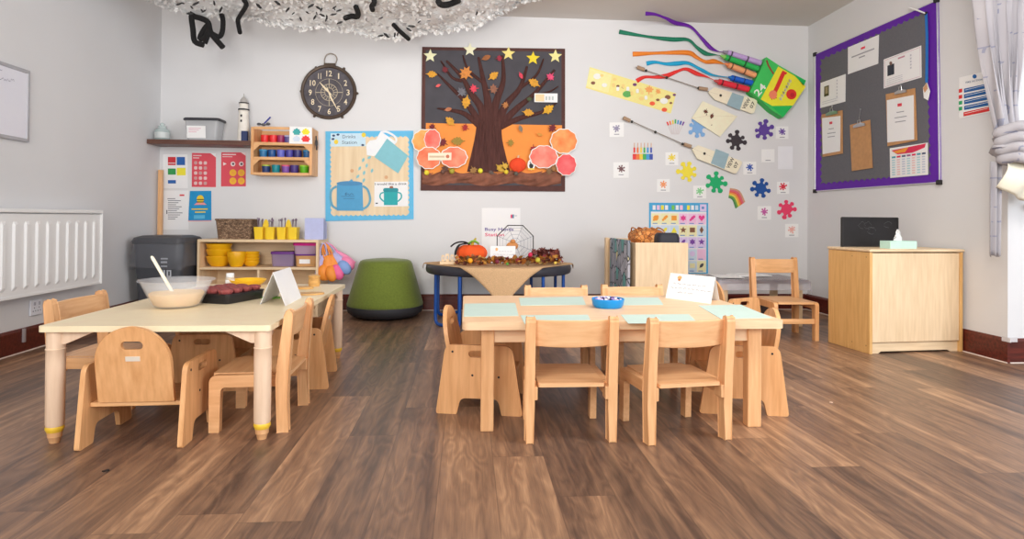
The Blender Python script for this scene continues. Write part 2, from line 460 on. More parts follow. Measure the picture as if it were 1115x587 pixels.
# ================================================================== CHAIRS
def make_chair(name, label, w=.345, d=.33, sh=.225, th=.48, group=None, stretcher=False, mz=M_BEECH_Z, mx=M_BEECH_X, my=M_BEECH_Y):
    t = thing(name, label, 'chair', group=group)
    b0 = -d/2
    prof = [(b0+.002, 0), (b0+.046, 0), (b0+.054, sh*.9), (b0+.05, sh+.03), (b0+.022, th-.02), (b0+.014, th-.004), (b0+.002, th),
            (b0-.012, th-.006), (b0-.016, th-.02), (b0+.0, sh+.02), (b0+.004, sh*.6)]
    rail = .048
    front = rounded([(b0+.05, sh-.001), (d/2, sh-.001), (d/2, 0), (d/2-.043, 0), (d/2-.047, sh-rail), (b0+.05, sh-rail)],
                    [0, .032, .002, .002, .022, 0], 7)
    for s in (-1, 1):
        x0 = s*(w/2-.028) if s > 0 else -w/2
        mb = MB(); mb.panel(prof, [], lambda u, v, q, x0=x0: Vector((x0+q, u, v)), .028); obj('rear_leg', mb, mz, t, bevel=.005)
        x1 = s*(w/2-.014)-.014-(s*.016)
        mb = MB(); mb.panel(front, [], lambda u, v, q, x1=x1: Vector((x1+q, u, v)), .027); obj('front_leg', mb, my, t, bevel=.004)
        mb = MB(); mb.box((s*(w/2-.034), b0+.03, sh-.037), (.018, .05, .05)); obj('seat_block', mb, mz, t, bevel=.003)
    mb = MB()
    sx = w/2-.046
    mb.panel(rounded([(-sx, b0+.006), (sx, b0+.006), (sx, d/2-.004), (-sx, d/2-.004)], .008), [],
             lambda u, v, q: Vector((u, v+.0, sh-.013+q-.004*math.cos(u/sx*PI/2)*math.cos(v/d*PI))), .0145)
    obj('seat', mb, mx, t, bevel=.003)
    mb = MB(); loops = []
    bx = w/2-.026
    for i in range(13):
        x = -bx+2*bx*i/12; bow = -.022*(1-(x/bx)**2)
        y0 = b0+.014+bow; sag = .004*(1-(x/bx)**2)
        zt, zb = th-.014-sag*0, th-.115-sag
        loops.append([Vector((x, y0+.012, zb)), Vector((x, y0+.024, zb)), Vector((x, y0+.012-.004, zt)), Vector((x, y0-.004, zt))])
    mb.loft(loops, 0, cap=True, sm=True); obj('backrest', mb, mx, t, bevel=.003)
    if stretcher:
        mb = MB(); mb.box((0, d/2-.022, sh*.5), (w-.06, .016, .036)); obj('stretcher', mb, mx, t, bevel=.003)
    return t

def make_armchair(name, label, group=None, w=.37):
    t = thing(name, label, 'chair', group=group)
    outer = rounded([(-.19, 0), (-.098, 0), (-.082, .07), (.082, .07), (.098, 0), (.19, 0), (.142, .3), (-.15, .3)],
                    [.012, .008, .03, .03, .008, .012, .045, .04], 6)
    slot = rrect(-.005, .262, .085, .03, .0145)
    for s in (-1, 1):
        x0 = s*w/2-(.018 if s > 0 else 0)
        mb = MB(); mb.panel(outer, [slot], lambda u, v, q, x0=x0: Vector((x0+q, u, v)), .018)
        o = obj('side_panel', mb, M_PLY_Z, t, bevel=.004)
        xo = s*w/2
        for y, z in ((-.118, .27), (-.03, .17), (.085, .165)):
            mb = MB(); mb.lathe([(.0001, 0), (.0045, 0), (.005, .0015)], (0, 0, 0), 10, M=Matrix.Translation((xo+s*.0015, y, z)) @ Matrix.Rotation(-s*PI/2, 4, 'Y')); obj('bolt', mb, M_DARK, o)
    # arched back
    hw = .132; arch = [(-hw, 0), (hw, 0)]+[(hw*math.cos(a), .148+.137*math.sin(a)) for a in [PI*i/22 for i in range(23)]]
    slot = rrect(0, .215, .075, .03, .0145)
    by = lambda v: -.118-.19*v
    mb = MB(); mb.panel(arch, [slot], lambda u, v, q: Vector((u, by(v)-q, .16+v)), .016); o = obj('backrest', mb, M_PLY_Z, t, bevel=.004)
    mb = MB(); mb.box((0, by(.165)-.017, .16+.165), (.05, .002, .018), rx=.19); obj('name_plate', mb, P((215, 205, 190)), o)
    mb = MB(); mb.box((0, .012, .148), (w-.036, .27, .016)); obj('seat', mb, M_PLY_X, t, bevel=.003)
    mb = MB(); mb.box((0, .135, .115), (w-.036, .016, .05)); obj('front_bar', mb, M_PLY_X, t, bevel=.003)
    return t

# ================================================================== RIGHT-HAND TABLE AND ITS CHAIRS
TZ = .445
t = thing('activity_table', 'oak-coloured rectangular table set with pale mint papers, on square legs', 'table', (.64, 2.835, 0))
mb = MB(); mb.panel(rounded([(-.652, -.415), (.652, -.415), (.652, .41), (-.652, .41)], .03, 6), [], lambda u, v, q: Vector((u, v, TZ-.032+q)), .032)
obj('tabletop', mb, M_BEECHP_X, t, bevel=.007, seg=3)
for sx in (-1, 1):
    for sy in (-1, 1):
        mb = MB(); mb.box((sx*.55, sy*.34, (TZ-.032)/2), (.052 if sx < 0 else .058, .05, TZ-.032)); obj('leg', mb, M_BEECH_Z, t, bevel=.004)
for sy in (-1, 1):
    mb = MB(); mb.box((0, sy*.345, TZ-.062), (1.05, .02, .06)); obj('apron', mb, M_BEECHP_X, t, bevel=.002)
for sx in (-1, 1):
    mb = MB(); mb.box((sx*.555, 0, TZ-.062), (.02, .63, .06)); obj('apron', mb, M_BEECH_Y, t, bevel=.002)

G1 = 'low wooden nursery chairs'
c0 = make_chair('nursery_chair', 'low beech chair with its back to us, front left place of the mint-paper table', group=G1)
c0.location = (.405, 2.325+.165, 0)
dup(c0, (.838, 2.47, 0), R(8), 'low beech chair with its back to us, turned slightly, front right of the mint-paper table')
dup(c0, (.503, 3.27, 0), PI, 'low beech chair facing us across the mint-paper table, on the left behind the blue bowl')
dup(c0, (.945, 3.31, 0), PI, 'low beech chair facing us across the mint-paper table, behind the tent card')
G2 = 'low armchairs with solid sides'
a0 = make_armchair('toddler_armchair', 'plywood toddler armchair seen from behind, arched back with handle slot and small label plate', group=G2)
a0.location = (-1.218, 2.53, 0); a0.rotation_euler = (0, 0, R(2))
dup(a0, (.094, 2.865, 0), R(-100), 'plywood toddler armchair side-on at the left end of the mint-paper table')
dup(a0, (1.25, 2.81, 0), R(80), 'plywood toddler armchair side-on at the right end of the mint-paper table')
dup(a0, (-.875, 3.29, 0), R(95), 'plywood toddler armchair on the far right side of the cream table, before the green stool')
dup(a0, (-1.27, 3.27, 0), R(-88), 'plywood toddler armchair half hidden under the middle of the cream table').scale = (.92, .92, .92)

for i, (q, lab) in enumerate((
        ([(505.7, 330.6), (561, 329.9), (564.7, 343.7), (504.9, 344.5)], 'mint sheet of paper at the left end of the table'),
        ([(565, 324.2), (634.3, 323.1), (638, 331.7), (566.8, 332.5)], 'mint sheet of paper on the far edge of the table, left of the blue bowl'),
        ([(668, 323.9), (716.8, 323.9), (722.4, 331.7), (669, 332.3)], 'mint sheet of paper on the far edge of the table, between bowl and tent card'),
        ([(566.8, 343.3), (640, 342.6), (645, 352.2), (571.4, 352.6)], 'mint sheet of paper lying behind the front left chair back'),
        ([(676, 342.6), (750, 342), (760, 351.5), (684, 352)], 'mint sheet of paper lying behind the front right chair back'),
        ([(759.9, 332.5), (806.7, 331.7), (840.5, 345.9), (785, 347.0)], 'mint sheet of paper at the right end of the table, before the tent card'))):
    mb = MB(); mb.flat(ZP(TZ), q, .0003, .0018); tag(obj('paper_placemat', mb, M_MINT), lab, 'placemat', 'mint papers on the table')

# blue dish with beads
c = onZ(661.9, 334.5, TZ); c.z = TZ
t = thing('craft_dish', 'bright blue plastic dish of beads on the mint-paper table', 'dish', c)
mb = MB(); mb.lathe([(.0, .002), (.058, .002), (.066, .012), (.071, .038), (.073, .041), (.075, .039), (.070, .010), (.060, 0), (0, 0)], n=36); obj('dish', mb, P((16, 140, 215), .35), t)
rg = random.Random(5); M_BEADS = [P((20, 30, 80)), P((235, 235, 240)), P((150, 130, 190)), P((90, 60, 110)), P((200, 180, 210))]
b = MB()
for i in range(70):
    a, r_ = rg.random()*6.28, .058*math.sqrt(rg.random())
    b.ball((r_*math.cos(a), r_*math.sin(a), .026+rg.random()*.012), .0085, 7, 5, rg.randrange(5))
tag(obj('beads', b, M_BEADS, t), kind='stuff')

def tent_card(name, label, p0, p1, q, apex_z, z, ink=None):
    """folded card: front foot line p0-p1 on the table, back foot point q beside p1"""
    p0, p1, q = Vector(p0), Vector(p1), Vector(q)
    d = q-p1; apex = lambda p: Vector((p.x+d.x*.5, p.y+d.y*.5, apex_z))
    a0_, a1_ = apex(p0), apex(p1); q0 = p0+d
    t = thing(name, label, 'card', ((p0+p1)/2+d*.5).xy.to_3d()+Vector((0, 0, z)))
    for nm, e in (('front_leaf', (p0, p1, a1_, a0_)), ('back_leaf', (q0, q, a1_, a0_))):
        n = (e[1]-e[0]).cross(e[3]-e[0]).normalized()*.0015
        mb = MB(); mb.prism(e, n if nm == 'back_leaf' else -n); o = obj(nm, mb, M_PAPER, t, world=True)
        if nm == 'front_leaf' and ink:
            s = MB(); nn = (e[1]-e[0]).cross(e[3]-e[0]).normalized()
            if nn.y > 0: nn = -nn
            f = lambda u, v: e[3].lerp(e[2], u).lerp(e[0].lerp(e[1], u), v)+nn*.0025
            ink(s, f); obj('lettering', s, [P((122, 124, 138)), P((225, 170, 110)), P((190, 120, 70))], t, world=True)
    return t
def handwriting(s, f, rows, seed):
    rg = random.Random(seed)
    for v, u0, u1 in rows:
        u = u0
        while u < u1:
            wl = rg.uniform(.05, .12)
            pts = [(u+wl*k/8, v+rg.uniform(-.022, .022)) for k in range(9)]
            for a, b in zip(pts, pts[1:]):
                s.poly([f(a[0], a[1]-.007), f(b[0], b[1]-.007), f(b[0], b[1]+.007), f(a[0], a[1]+.007)], 0)
            u += wl+.03
def ink_r(s, f):
    s.poly([f(.24+.05*math.cos(a), .16+.07*math.sin(a)) for a in [i*.5236 for i in range(12)]], 1)
    s.poly([f(.24+.03*math.cos(a), .24+.05*math.sin(a)) for a in [i*.5236 for i in range(12)]], 2)
    handwriting(s, f, ((.40, .12, .86), (.56, .08, .95), (.72, .25, .5)), 4)
tent_card('tent_card', 'white folded tent card with handwriting, on the mint-paper table', onZ(724.5, 324.5, TZ), onZ(774, 331, TZ), onZ(783.5, 327.5, TZ), TZ+.125, TZ, ink_r)

# ================================================================== LEFT-HAND TABLE AND ITS CHAIRS
LZ = .44
t = thing('nursery_table', 'long cream laminate table with round legs, bowl and muffin tray on it', 'table', (-1.15, 3.125, 0))
TW, TL = .835, 1.46
mb = MB(); mb.panel(rounded([(-TW/2, -TL/2), (TW/2, -TL/2), (TW/2, TL/2), (-TW/2, TL/2)], .02, 5), [], lambda u, v, q: Vector((u, v, LZ-.022+q)), .022)
obj('tabletop', mb, M_CREAM, t, bevel=.004)
M_YEL = P((232, 190, 60), .4)
for sx in (-1, 1):
    for sy in (-1, 1):
        x, y = sx*(TW/2-.04), sy*(TL/2-.045)
        mb = MB(); mb.lathe([(0, .062), (.029, .062), (.031, .07), (.032, .3), (.032, .345), (.0335, .347), (.0335, .35), (.031, .352), (.031, LZ-.022), (0, LZ-.022)], (x, y, 0), 24)
        o = obj('leg', mb, M_MAPLE, t)
        mb = MB(); mb.lathe([(0, .04), (.026, .04), (.031, .05), (.031, .058), (.028, .064), (0, .064)], (x, y, 0), 22); obj('yellow_collar', mb, M_YEL, o)
        mb = MB(); mb.lathe([(0, 0), (.017, 0), (.022, .02), (.024, .022), (.024, .03), (.026, .04), (0, .04)], (x, y, 0), 20); obj('foot', mb, M_BEECH_Z, o)
        # slanting corner block under the top
        mb = MB()
        for ax in (0, 1):
            e = [(0, 0), (.115, 0), (.115, -.008), (.02, -.05), (0, -.05)]
            if ax == 0: pts = [Vector((x-sx*(.02+u), y+sy*.012, LZ-.022+v)) for u, v in e]; off = (0, -sy*.02, 0)
            else: pts = [Vector((x+sx*.012, y-sy*(.02+u), LZ-.022+v)) for u, v in e]; off = (-sx*.02, 0, 0)
            mb.prism(pts, off)
        obj('corner_block', mb, M_MAPLE, t)
for sx in (-1, 1):
    mb = MB(); mb.box((sx*.33, 0, LZ-.037), (.02, 1.2, .03)); obj('rail', mb, M_MAPLE, t)
dup(c0, (-1.62, 3.005, 0), R(-93), 'low beech chair facing right at the left side of the cream table, near the radiator').scale = (1.08, 1.08, 1.0)
c = dup(c0, (-.852, 2.69, 0), R(92), 'low beech chair side-on at the near right corner of the cream table'); c.scale = (1.12, .93, 1.0)

# mixing bowl, batter, spatula
c = onZ(186, 331, LZ); c.z = LZ
cb = Vector((-1.30, 2.90, LZ))
t = thing('mixing_bowl', 'big translucent plastic bowl of orange batter on the cream table', 'bowl', cb)
M_BOWL = clear_plastic('frosted_bowl_plastic', (225, 226, 230), .22, .25)
pr = [(0, .004), (.082, .004), (.094, .012), (.120, .066), (.143, .115), (.158, .122)]
mb = MB(); mb.lathe([(0, 0), (.084, 0), (.098, .010), (.124, .066), (.146, .113), (.160, .119), (.160, .123), (.156, .123), (.142, .117), (.119, .066), (.094, .014), (.082, .004), (0, .004)], n=40); obj('bowl', mb, M_BOWL, t)
rg = random.Random(3)
M_BATTER = mat('orange_batter', (238, 186, 112), .6, var=.09, scale=30, bump=.5)
mb = MB(); mb.lathe([(0, .006), (.080, .006), (.092, .014), (.111, .056), (.112, .062), (.104, .067), (.05, .072), (0, .07)], n=36)
for i in range(len(mb.v)):
    p = mb.v[i]
    if p.z > .055: p.z += .004*math.sin(p.x*60)*math.cos(p.y*50)
obj('batter', mb, M_BATTER, t)
t = thing('spatula', 'white-handled spatula standing in the bowl of orange batter', 'spatula', cb+Vector((.01, -.02, .07)))
p0 = onY(190, 322, 2.87); p1 = onY(165, 279, 2.93)
mb = MB(); mb.tube([p0.lerp(p1, k) for k in (0, .5, .93, .98, 1)], [.0085, .0085, .0085, .0075, .004], 10, flat=.7); obj('handle', mb, P((238, 226, 205)), t, world=True)
mb = MB(); dv = (p0-p1).normalized(); sv = Vector((.9, .3, 0)).normalized()
mb.prism([p0+sv*.014, p0-sv*.014, p0-sv*.018+dv*.05, p0+sv*.018+dv*.05], Vector((-.002, .006, 0))); obj('blade', mb, P((240, 228, 205)), t, world=True, bevel=.002)

# muffin tray
f0, f1, f2 = onZ(248, 332, LZ), onZ(216, 325, LZ), onZ(283, 325.5, LZ)
ux = (f2-f0); ux.z = 0; Lx = ux.length; ux.normalize(); uy = Vector((-ux.y, ux.x, 0)); 
ang = math.atan2(ux.y, ux.x)
LX, LY = .27, .235
ctr = f0+ux*(LX/2)+uy*(LY/2); ctr.z = LZ
t = thing('muffin_tray', 'black muffin tray holding dark red cupcake cases on the cream table', 'tray', ctr, ang)
M_TRAY = P((30, 29, 32), .35)
mb = MB(); mb.panel(rrect(0, 0, LX, LY, .02), [], lambda u, v, q: Vector((u, v, .040+q)), .005)
obj('tray', mb, M_TRAY, t, bevel=.002)
def sk(k, z): return [Vector((p[0], p[1], z)) for p in rrect(0, 0, LX*k, LY*k, .02, 5)]
mb = MB(); mb.loft([sk(.93, .0), sk(.95, .004), sk(.985, .040), sk(.97, .040), sk(.93, .004)], 0, cap=False, sm=True); obj('skirt', mb, M_TRAY, t)
M_CASE = mat('dark_red_case', (134, 64, 62), .55, var=.25, scale=40)
for i in range(4):
    for j in range(3):
        x, y = (-.098+.0655*i), (-.074+.074*j)
        mb = MB(); mb.lathe([(0, .002), (.022, .002), (.029, .041), (0, .041)], (x, y, 0), 16); obj('cup', mb, M_TRAY, t)
        b = MB()
        def flute(a, r0, z): return Vector((x+r0*(1+.07*math.cos(a*10))*math.cos(a), y+r0*(1+.07*math.cos(a*10))*math.sin(a), z))
        loops = [[flute(2*PI*k/40, r_, z_) for k in range(40)] for r_, z_ in ((.026, .0455), (.0325, .058), (.032, .061), (.027, .065), (.016, .069), (.002, .070))]
        b.loft(loops, 0, cap=True, sm=True)
        w = Matrix.Translation(t.location) @ Matrix.Rotation(ang, 4, 'Z')
        b.v = [w @ p for p in b.v]
        col_ = ['first', 'second', 'third', 'fourth'][i]; row_ = ['near', 'middle', 'far'][j]
        tag(obj('cupcake_case', b, M_CASE), 'dark red cupcake case, %s from the left in the %s row of the tray' % (col_, row_), 'cupcake case', 'red cupcake cases in the tray')

ca_, cb2, cc_ = onZ(311, 333.5, LZ), onZ(328.5, 324, LZ), onZ(283, 331.5, LZ)
tent_card('folded_card', 'plain white folded card standing on the cream table beside the muffin tray', ca_, cb2, cb2+(cc_-ca_), LZ+.152, LZ)
# green felt leaf behind the card
cg = onZ(287, 325.5, LZ)
mb = MB(); mb.panel(leafp(0, 0, .05, 80, 1), [], lambda u, v, q: Vector((cg.x+.03+u, cg.y+.02+v, LZ+.0005+q)), .006)
tag(obj('felt_leaf', mb, P((112, 165, 60))), 'small green felt leaf peeking out beside the plain folded card', 'leaf')
# wooden slices and pieces at the far end
M_SLICE = wood('wood_slice', (214, 168, 100), (180, 130, 70), 'x')
def slice_(px, py, rx_, ry_, h, z, rz, lab):
    c = onZ(px, py, LZ+z); mb = MB(); mb.lathe([(0, 0), (rx_, 0), (rx_*1.02, h*.5), (rx_, h), (0, h)], (0, 0, 0), 22, sx=1, sy=ry_/rx_, M=Matrix.Rotation(rz, 4, 'Z'))
    mb.v = [p+Vector((c.x, c.y, LZ+z+.0005)) for p in mb.v]
    tag(obj('wooden_slice', mb, M_SLICE), lab, 'wooden disc', 'wooden pieces on the cream table')
slice_(337, 320.5, .075, .05, .007, 0, .3, 'flat oval wooden slice nearest the folded card on the cream table')
slice_(330, 314.5, .06, .035, .012, 0, -.2, 'thin wooden slice lying at the far end of the cream table')
c = onZ(345, 312, LZ); c.x -= .02
mb = MB(); mb.lathe([(0, 0), (.03, 0), (.036, .02), (.031, .05), (.036, .06), (.02, .068), (0, .068)], (c.x, c.y+.02, LZ), 18)
tag(obj('wooden_pot', mb, M_SLICE), 'small turned wooden pot at the far right end of the cream table', 'pot')
# salt shaker and yellow plate
c = onZ(250.5, 311, LZ); c.z = LZ
t = thing('salt_shaker', 'small clear shaker with white lid on the far end of the cream table', 'shaker', c)
mb = MB(); mb.lathe([(0, 0), (.022, 0), (.025, .008), (.025, .045), (.02, .05), (0, .05)]); obj('jar', mb, clear_plastic('shaker_glass', (226, 210, 190), .75), t)
mb = MB(); mb.lathe([(.0252, .012), (.0256, .013), (.0256, .034), (.0252, .035)]); obj('label_band', mb, M_WHITE, t)
mb = MB(); mb.lathe([(0, .05), (.022, .05), (.0225, .068), (.02, .074), (0, .074)]); obj('lid', mb, P((225, 228, 230), .4), t)
c = onZ(270, 311, LZ); c.z = LZ
mb = MB(); mb.lathe([(0, .002), (.06, .002), (.09, .026), (.1, .038), (.103, .036), (.093, .022), (.064, 0), (0, 0)], c, 32)
tag(obj('dish', mb, P((246, 180, 30), .4)), 'wide shallow yellow dish at the far end of the cream table', 'dish')
# ================================================================== BACK LEFT: SHELF UNIT AND WHAT IS ON IT
UX0, UX1, UY0, UY1, UZ = -2.235, -1.245, 5.34, 5.72, .655
t = thing('shelf_unit', 'low open birch shelf unit against the back wall, beside the dark bin', 'shelf unit', ((UX0+UX1)/2, (UY0+UY1)/2, 0))
w_, d_ = UX1-UX0, UY1-UY0
def part(nm, c, d, m, **k):
    mb = MB(); mb.box(c, d); return obj(nm, mb, m, t, bevel=.002, **k)
part('top', (0, 0, UZ-.011), (w_, d_, .022), M_BIRCH_X)
for s in (-1, 1): part('side_panel', (s*(w_/2-.01), 0, (UZ-.022)/2), (.02, d_, UZ-.022), M_BIRCH_Z)
part('shelf', (0, .002, .412), (w_-.04, d_-.012, .02), M_BIRCH_X)
part('shelf', (0, .002, .06), (w_-.04, d_-.012, .02), M_BIRCH_X)
part('divider', (0, .002, .236), (.018, d_-.012, .332), M_BIRCH_Z)
part('back_panel', (0, d_/2-.004, .34), (w_-.04, .008, .58), M_BIRCH_X)
part('plinth', (0, -d_/2+.03, .025), (w_-.04, .016, .05), M_BIRCH_X)
SZ = .4225                                           # upper face of the middle shelf

M_YB = mat('yellow_plastic', (250, 172, 20), .35, var=.03)
def bowl(px, y, z, r, h, lab, rot=None, rimh=.012, nm='bowl'):
    x = onY(px, 280, y).x; mb = MB()
    pr = [(0, .003), (r*.55, .003), (r*.82, h*.4), (r*.96, h-.002), (r, h), (r*1.02, h-.004), (r*.88, h*.38), (r*.6, 0), (0, 0)]
    M = rot
    mb.lathe(pr, (0, 0, 0), 28, M=M); z0 = min(p.z for p in mb.v)
    mb.v = [p+Vector((x, y, z-z0)) for p in mb.v]
    return tag(obj(nm, mb, M_YB), lab, 'bowl', 'yellow bowls on the shelf unit')
yb = 5.47
bowl(238.6, yb, SZ+.001, .100, .088, 'large yellow bowl at the bottom of the tall left stack')
bowl(238.6, yb, SZ+.062, .101, .086, 'large yellow bowl in the middle of the tall left stack')
bowl(238.6, yb, SZ+.112, .101, .080, 'large yellow bowl topmost in the tall left stack')
bowl(257.6, yb-.06, SZ+.001, .076, .126, 'single deep yellow beaker between the two bowl stacks')
for k in range(4):
    bowl(273.5, yb+.02, SZ+.001+k*.026, .068, .045, 'small yellow bowl, %s in the low right stack' % ('bottom one', 'second up', 'third up', 'topmost one')[k])

def tub(px0, px1, y, z, h, dep, body, lidm, lab, lidh=.016, belly=1.0, label=False, rimz=None):
    x0, x1 = onY(px0, 285, y).x, onY(px1, 285, y).x; cx, hw = (x0+x1)/2, (x1-x0)/2
    t = thing('storage_tub', lab, 'tub', (cx, y+dep/2, z))
    def ring(k, zz): return [Vector((p[0], p[1], zz)) for p in rrect(0, 0, 2*hw*k, dep*k, .025*k, 4)]
    mb = MB(); mb.loft([ring(.88, 0), ring(.90, .006), ring(.97, h-lidh)], 0, cap=True, sm=True); obj('body', mb, body, t)
    mb = MB(); mb.loft([ring(1.0, h-lidh), ring(1.02, h-lidh+.003), ring(1.02, h-.004), ring(.98, h)], 0, cap=True, sm=True); obj('lid', mb, lidm, t)
    if rimz is not None:
        mb = MB(); mb.loft([ring(.93, rimz), ring(.955, rimz), ring(.962, rimz+.028), ring(.94, rimz+.028)], 0, cap=True, sm=True); obj('base_band', mb, P((112, 50, 130), .4), t)
    if label:
        mb = MB(); mb.box((-.01, -dep*.465, h*.45), (hw*.95, .003, .045)); obj('paper_label', mb, M_WHITE, t)
    return t
M_PURP = P((104, 52, 132), .4)
tub(294, 320, 5.44, SZ+.001, .125, .16, clear_plastic('lilac_clear_plastic', (160, 140, 176), .6), M_PURP, 'clear lilac tub with purple lid on the shelf unit, left of the other tubs', .022)
t2 = tub(320.5, 345, 5.42, SZ+.001, .105, .2, mat('tan_box', (196, 150, 100), .5), M_PURP, 'tan tub with purple lid and white label, below the pink-lidded tub', .012, label=True)
tub(318.5, 344.5, 5.42, SZ+.107, .099, .19, clear_plastic('mauve_clear_plastic', (190, 160, 185), .8), P((214, 40, 140), .4), 'clear tub with bright pink lid stacked on the tan tub', .026)

# on top of the unit
M_WICKER = voro('wicker', [(140, 112, 88), (120, 94, 72), (158, 130, 104), (104, 80, 60)], .8, 60, (1, 1, 2.2), (66, 48, 38), .06)
bx0, bx1 = onY(233.5, 250, 5.42).x, onY(273.5, 250, 5.42).x
c = ((bx0+bx1)/2, 5.53, UZ)
t = thing('wicker_basket', 'brown rectangular wicker basket on the shelf unit, under the blue poster', 'basket', c)
hw = (bx1-bx0)/2; dd = .2
def ring(k, zz, wob=0): return [Vector((p[0], p[1], zz)) for p in rrect(0, 0, 2*hw*k, dd*k, .03*k, 5)]
mb = MB(); H_ = .165
ls = []
for i in range(13):
    k = i/12; ls.append(ring(.90+.12*k+.006*(i % 2), H_*k))
ls += [ring(.96, H_), ring(.86, .02)]
mb.loft(ls, 0, cap=True, sm=False); obj('woven_body', mb, M_WICKER, t)
mb = MB(); mb.tube([p+Vector((0, 0, H_)) for p in [Vector((a, b, 0)) for a, b in rrect(0, 0, 2*hw*1.02, dd*1.02, .03, 5)]], .008, 7, closed=True); obj('rim', mb, M_WICKER, t)

M_CADDY = mat('caddy_yellow', (246, 196, 40), .4, var=.03)
M_CUT = mat('dull_steel', (150, 140, 150), .35, metal=.6)
M_CUTP = P((110, 92, 112), .45)
def caddy(pxc, lab, where, seed):
    y = 5.47; x = onY(pxc, 250, y).x
    t = thing('cutlery_caddy', lab, 'caddy', (x, y, UZ), group='yellow cutlery caddies')
    for s in (-1, 1):
        mb = MB(); cx = s*.047
        def rg_(k, zz): return [Vector((cx+p[0], p[1], zz)) for p in rrect(0, 0, .078*k, .12*k, .012, 3)]
        mb.loft([rg_(.86, 0), rg_(1.0, .105), rg_(.93, .105), rg_(.8, .006)], 0, cap=True); obj('compartment', mb, M_CADDY, t)
    mb = MB(); mb.prism([Vector(p) for p in ((-.012, -.004, 0), (.012, -.004, 0), (.012, -.004, .105), (.028, -.004, .108), (.016, -.004, .155), (.006, -.004, .17), (-.006, -.004, .17), (-.016, -.004, .155), (-.028, -.004, .108), (-.012, -.004, .105))], (0, .01, 0)); obj('carry_handle', mb, M_CADDY, t, bevel=.002)
    rg = random.Random(seed)
    for k in range(8):
        s = -1 if k < 4 else 1; q = k % 4
        cx, cy = x+s*.047+(-.024+.016*q), y+rg.uniform(-.035, .035)
        h = rg.uniform(.15, .175); tx = rg.uniform(-.012, .012)
        mb = MB(); mb.tube([(cx, cy, UZ+.012), (cx+tx*.5, cy, UZ+.09), (cx+tx, cy+.004, UZ+h)], [.003, .0035, .0065], 6, flat=.5)
        mb.ball((cx+tx, cy+.004, UZ+h), (.008, .004, .012), 8, 5)
        tag(obj('spoon', mb, [M_CUT, M_CUTP][k % 2]), '%s piece of cutlery standing in the %s compartment of the %s yellow caddy' % (('dull steel', 'purple-grey handled')[k % 2], 'left' if s < 0 else 'right', where), 'cutlery', 'cutlery in the yellow caddies')
caddy(289.5, 'yellow plastic cutlery caddy beside the wicker basket', 'wicker-side', 2)
caddy(314, 'yellow plastic cutlery caddy beside the lilac folder', 'folder-side', 3)
x0, x1 = onY(331.5, 250, 5.44).x, onY(352, 250, 5.44).x
t = thing('magazine_file', 'plain lilac magazine file at the right end of the shelf unit', 'file', ((x0+x1)/2, 5.51, UZ))
hw = (x1-x0)/2; mb = MB()
mb.box((0, -.06, .0925), (hw*2, .004, .185)); mb.box((0, .06, .07), (hw*2, .004, .14)); mb.box((0, 0, .003), (hw*2, .12, .005))
obj('front_panel', mb, P((176, 182, 220), .5), t)
mb = MB()
for s in (-1, 1): mb.prism([Vector((s*(hw-.001), y, z)) for y, z in ((-.06, .005), (.06, .005), (.06, .14), (-.03, .185), (-.06, .185))], (-s*.003, 0, 0))
obj('side_panel', mb, P((160, 166, 206), .5), t)

# bibs hanging on the right side of the unit
mb = MB(); mb.box((UX1+.006, 5.46, .615), (.010, .03, .03)); mb.tube([(UX1+.011, 5.46, .615), (UX1+.03, 5.46, .612), (UX1+.036, 5.46, .625)], .004, 7)
tag(obj('wall_hook', mb, M_STEEL), 'small steel hook on the right side of the shelf unit, bibs hung from it', 'hook')
def bib(k, tip, cstrap, cpouch, lab, w=.06):
    """soft bib: neck strap down to a sheet that ends in a scoop"""
    top = Vector((UX1+.03, 5.45-.012*k, .625))
    x, y, z = tip
    e = Vector((x, y, z)); dv = (e-top); side = dv.cross(Vector((.3, -1, 0))).normalized()
    t = thing('silicone_bib', lab, 'bib', (e.x, e.y, e.z), group='silicone bibs on the hook')
    mb = MB()
    pth = []
    for i in range(17):
        a = -PI*.5+2*PI*i/16*.98
        pth.append(top+dv*(.28+.28*math.sin(a))+side*(.026*math.cos(a)))
    mb.tube(pth, .012, 7, flat=.6); obj('neck_strap', mb, cstrap, t, world=True)
    mb = MB()
    f = lambda u, v: top+dv*(.34+.66*v)+side*((u-.5)*2*(.024+w*.62*math.sin(min(1, v*1.15)*PI/2)))+Vector((.010*math.cos((u-.5)*PI), -.012*math.cos((u-.5)*PI), 0))
    mb.grid(f, 8, 10); obj('apron', mb, cstrap, t, world=True, solid=.004)
    mb = MB(); M = Matrix((side, dv.normalized().cross(side), dv.normalized())).transposed()
    mb.ball((0, 0, 0), (w*.82, .036, .07), 16, 10); mb.v = [M @ p+e-dv.normalized()*.05+Vector((.012, -.016, 0)) for p in mb.v]
    obj('crumb_pouch', mb, cpouch, t, world=True)
M_BO, M_BP, M_BL, M_BB = P((240, 140, 50), .5), P((236, 100, 150), .5), P((176, 170, 214), .5), P((130, 160, 214), .5)
def bt(px, py, y): p = onY(px, py, y); return (p.x, p.y, p.z)
bib(4, bt(351, 303, 5.40), M_BL, M_BO, 'bib with lilac strap and orange pouch, closest to the shelf unit')
bib(3, bt(361, 304, 5.38), M_BO, M_BO, 'all-orange bib, second out from the shelf unit')
bib(2, bt(369, 302, 5.40), M_BO, M_BP, 'bib with orange strap and pink pouch, in the middle of the bunch')
bib(1, bt(378, 296, 5.42), M_BL, M_BB, 'bib with lilac strap and blue pouch, in front of the outermost pink one')
bib(0, bt(382, 291, 5.46), P((244, 140, 176), .5), P((244, 130, 170), .5), 'all-pink bib hanging outermost of the bunch')

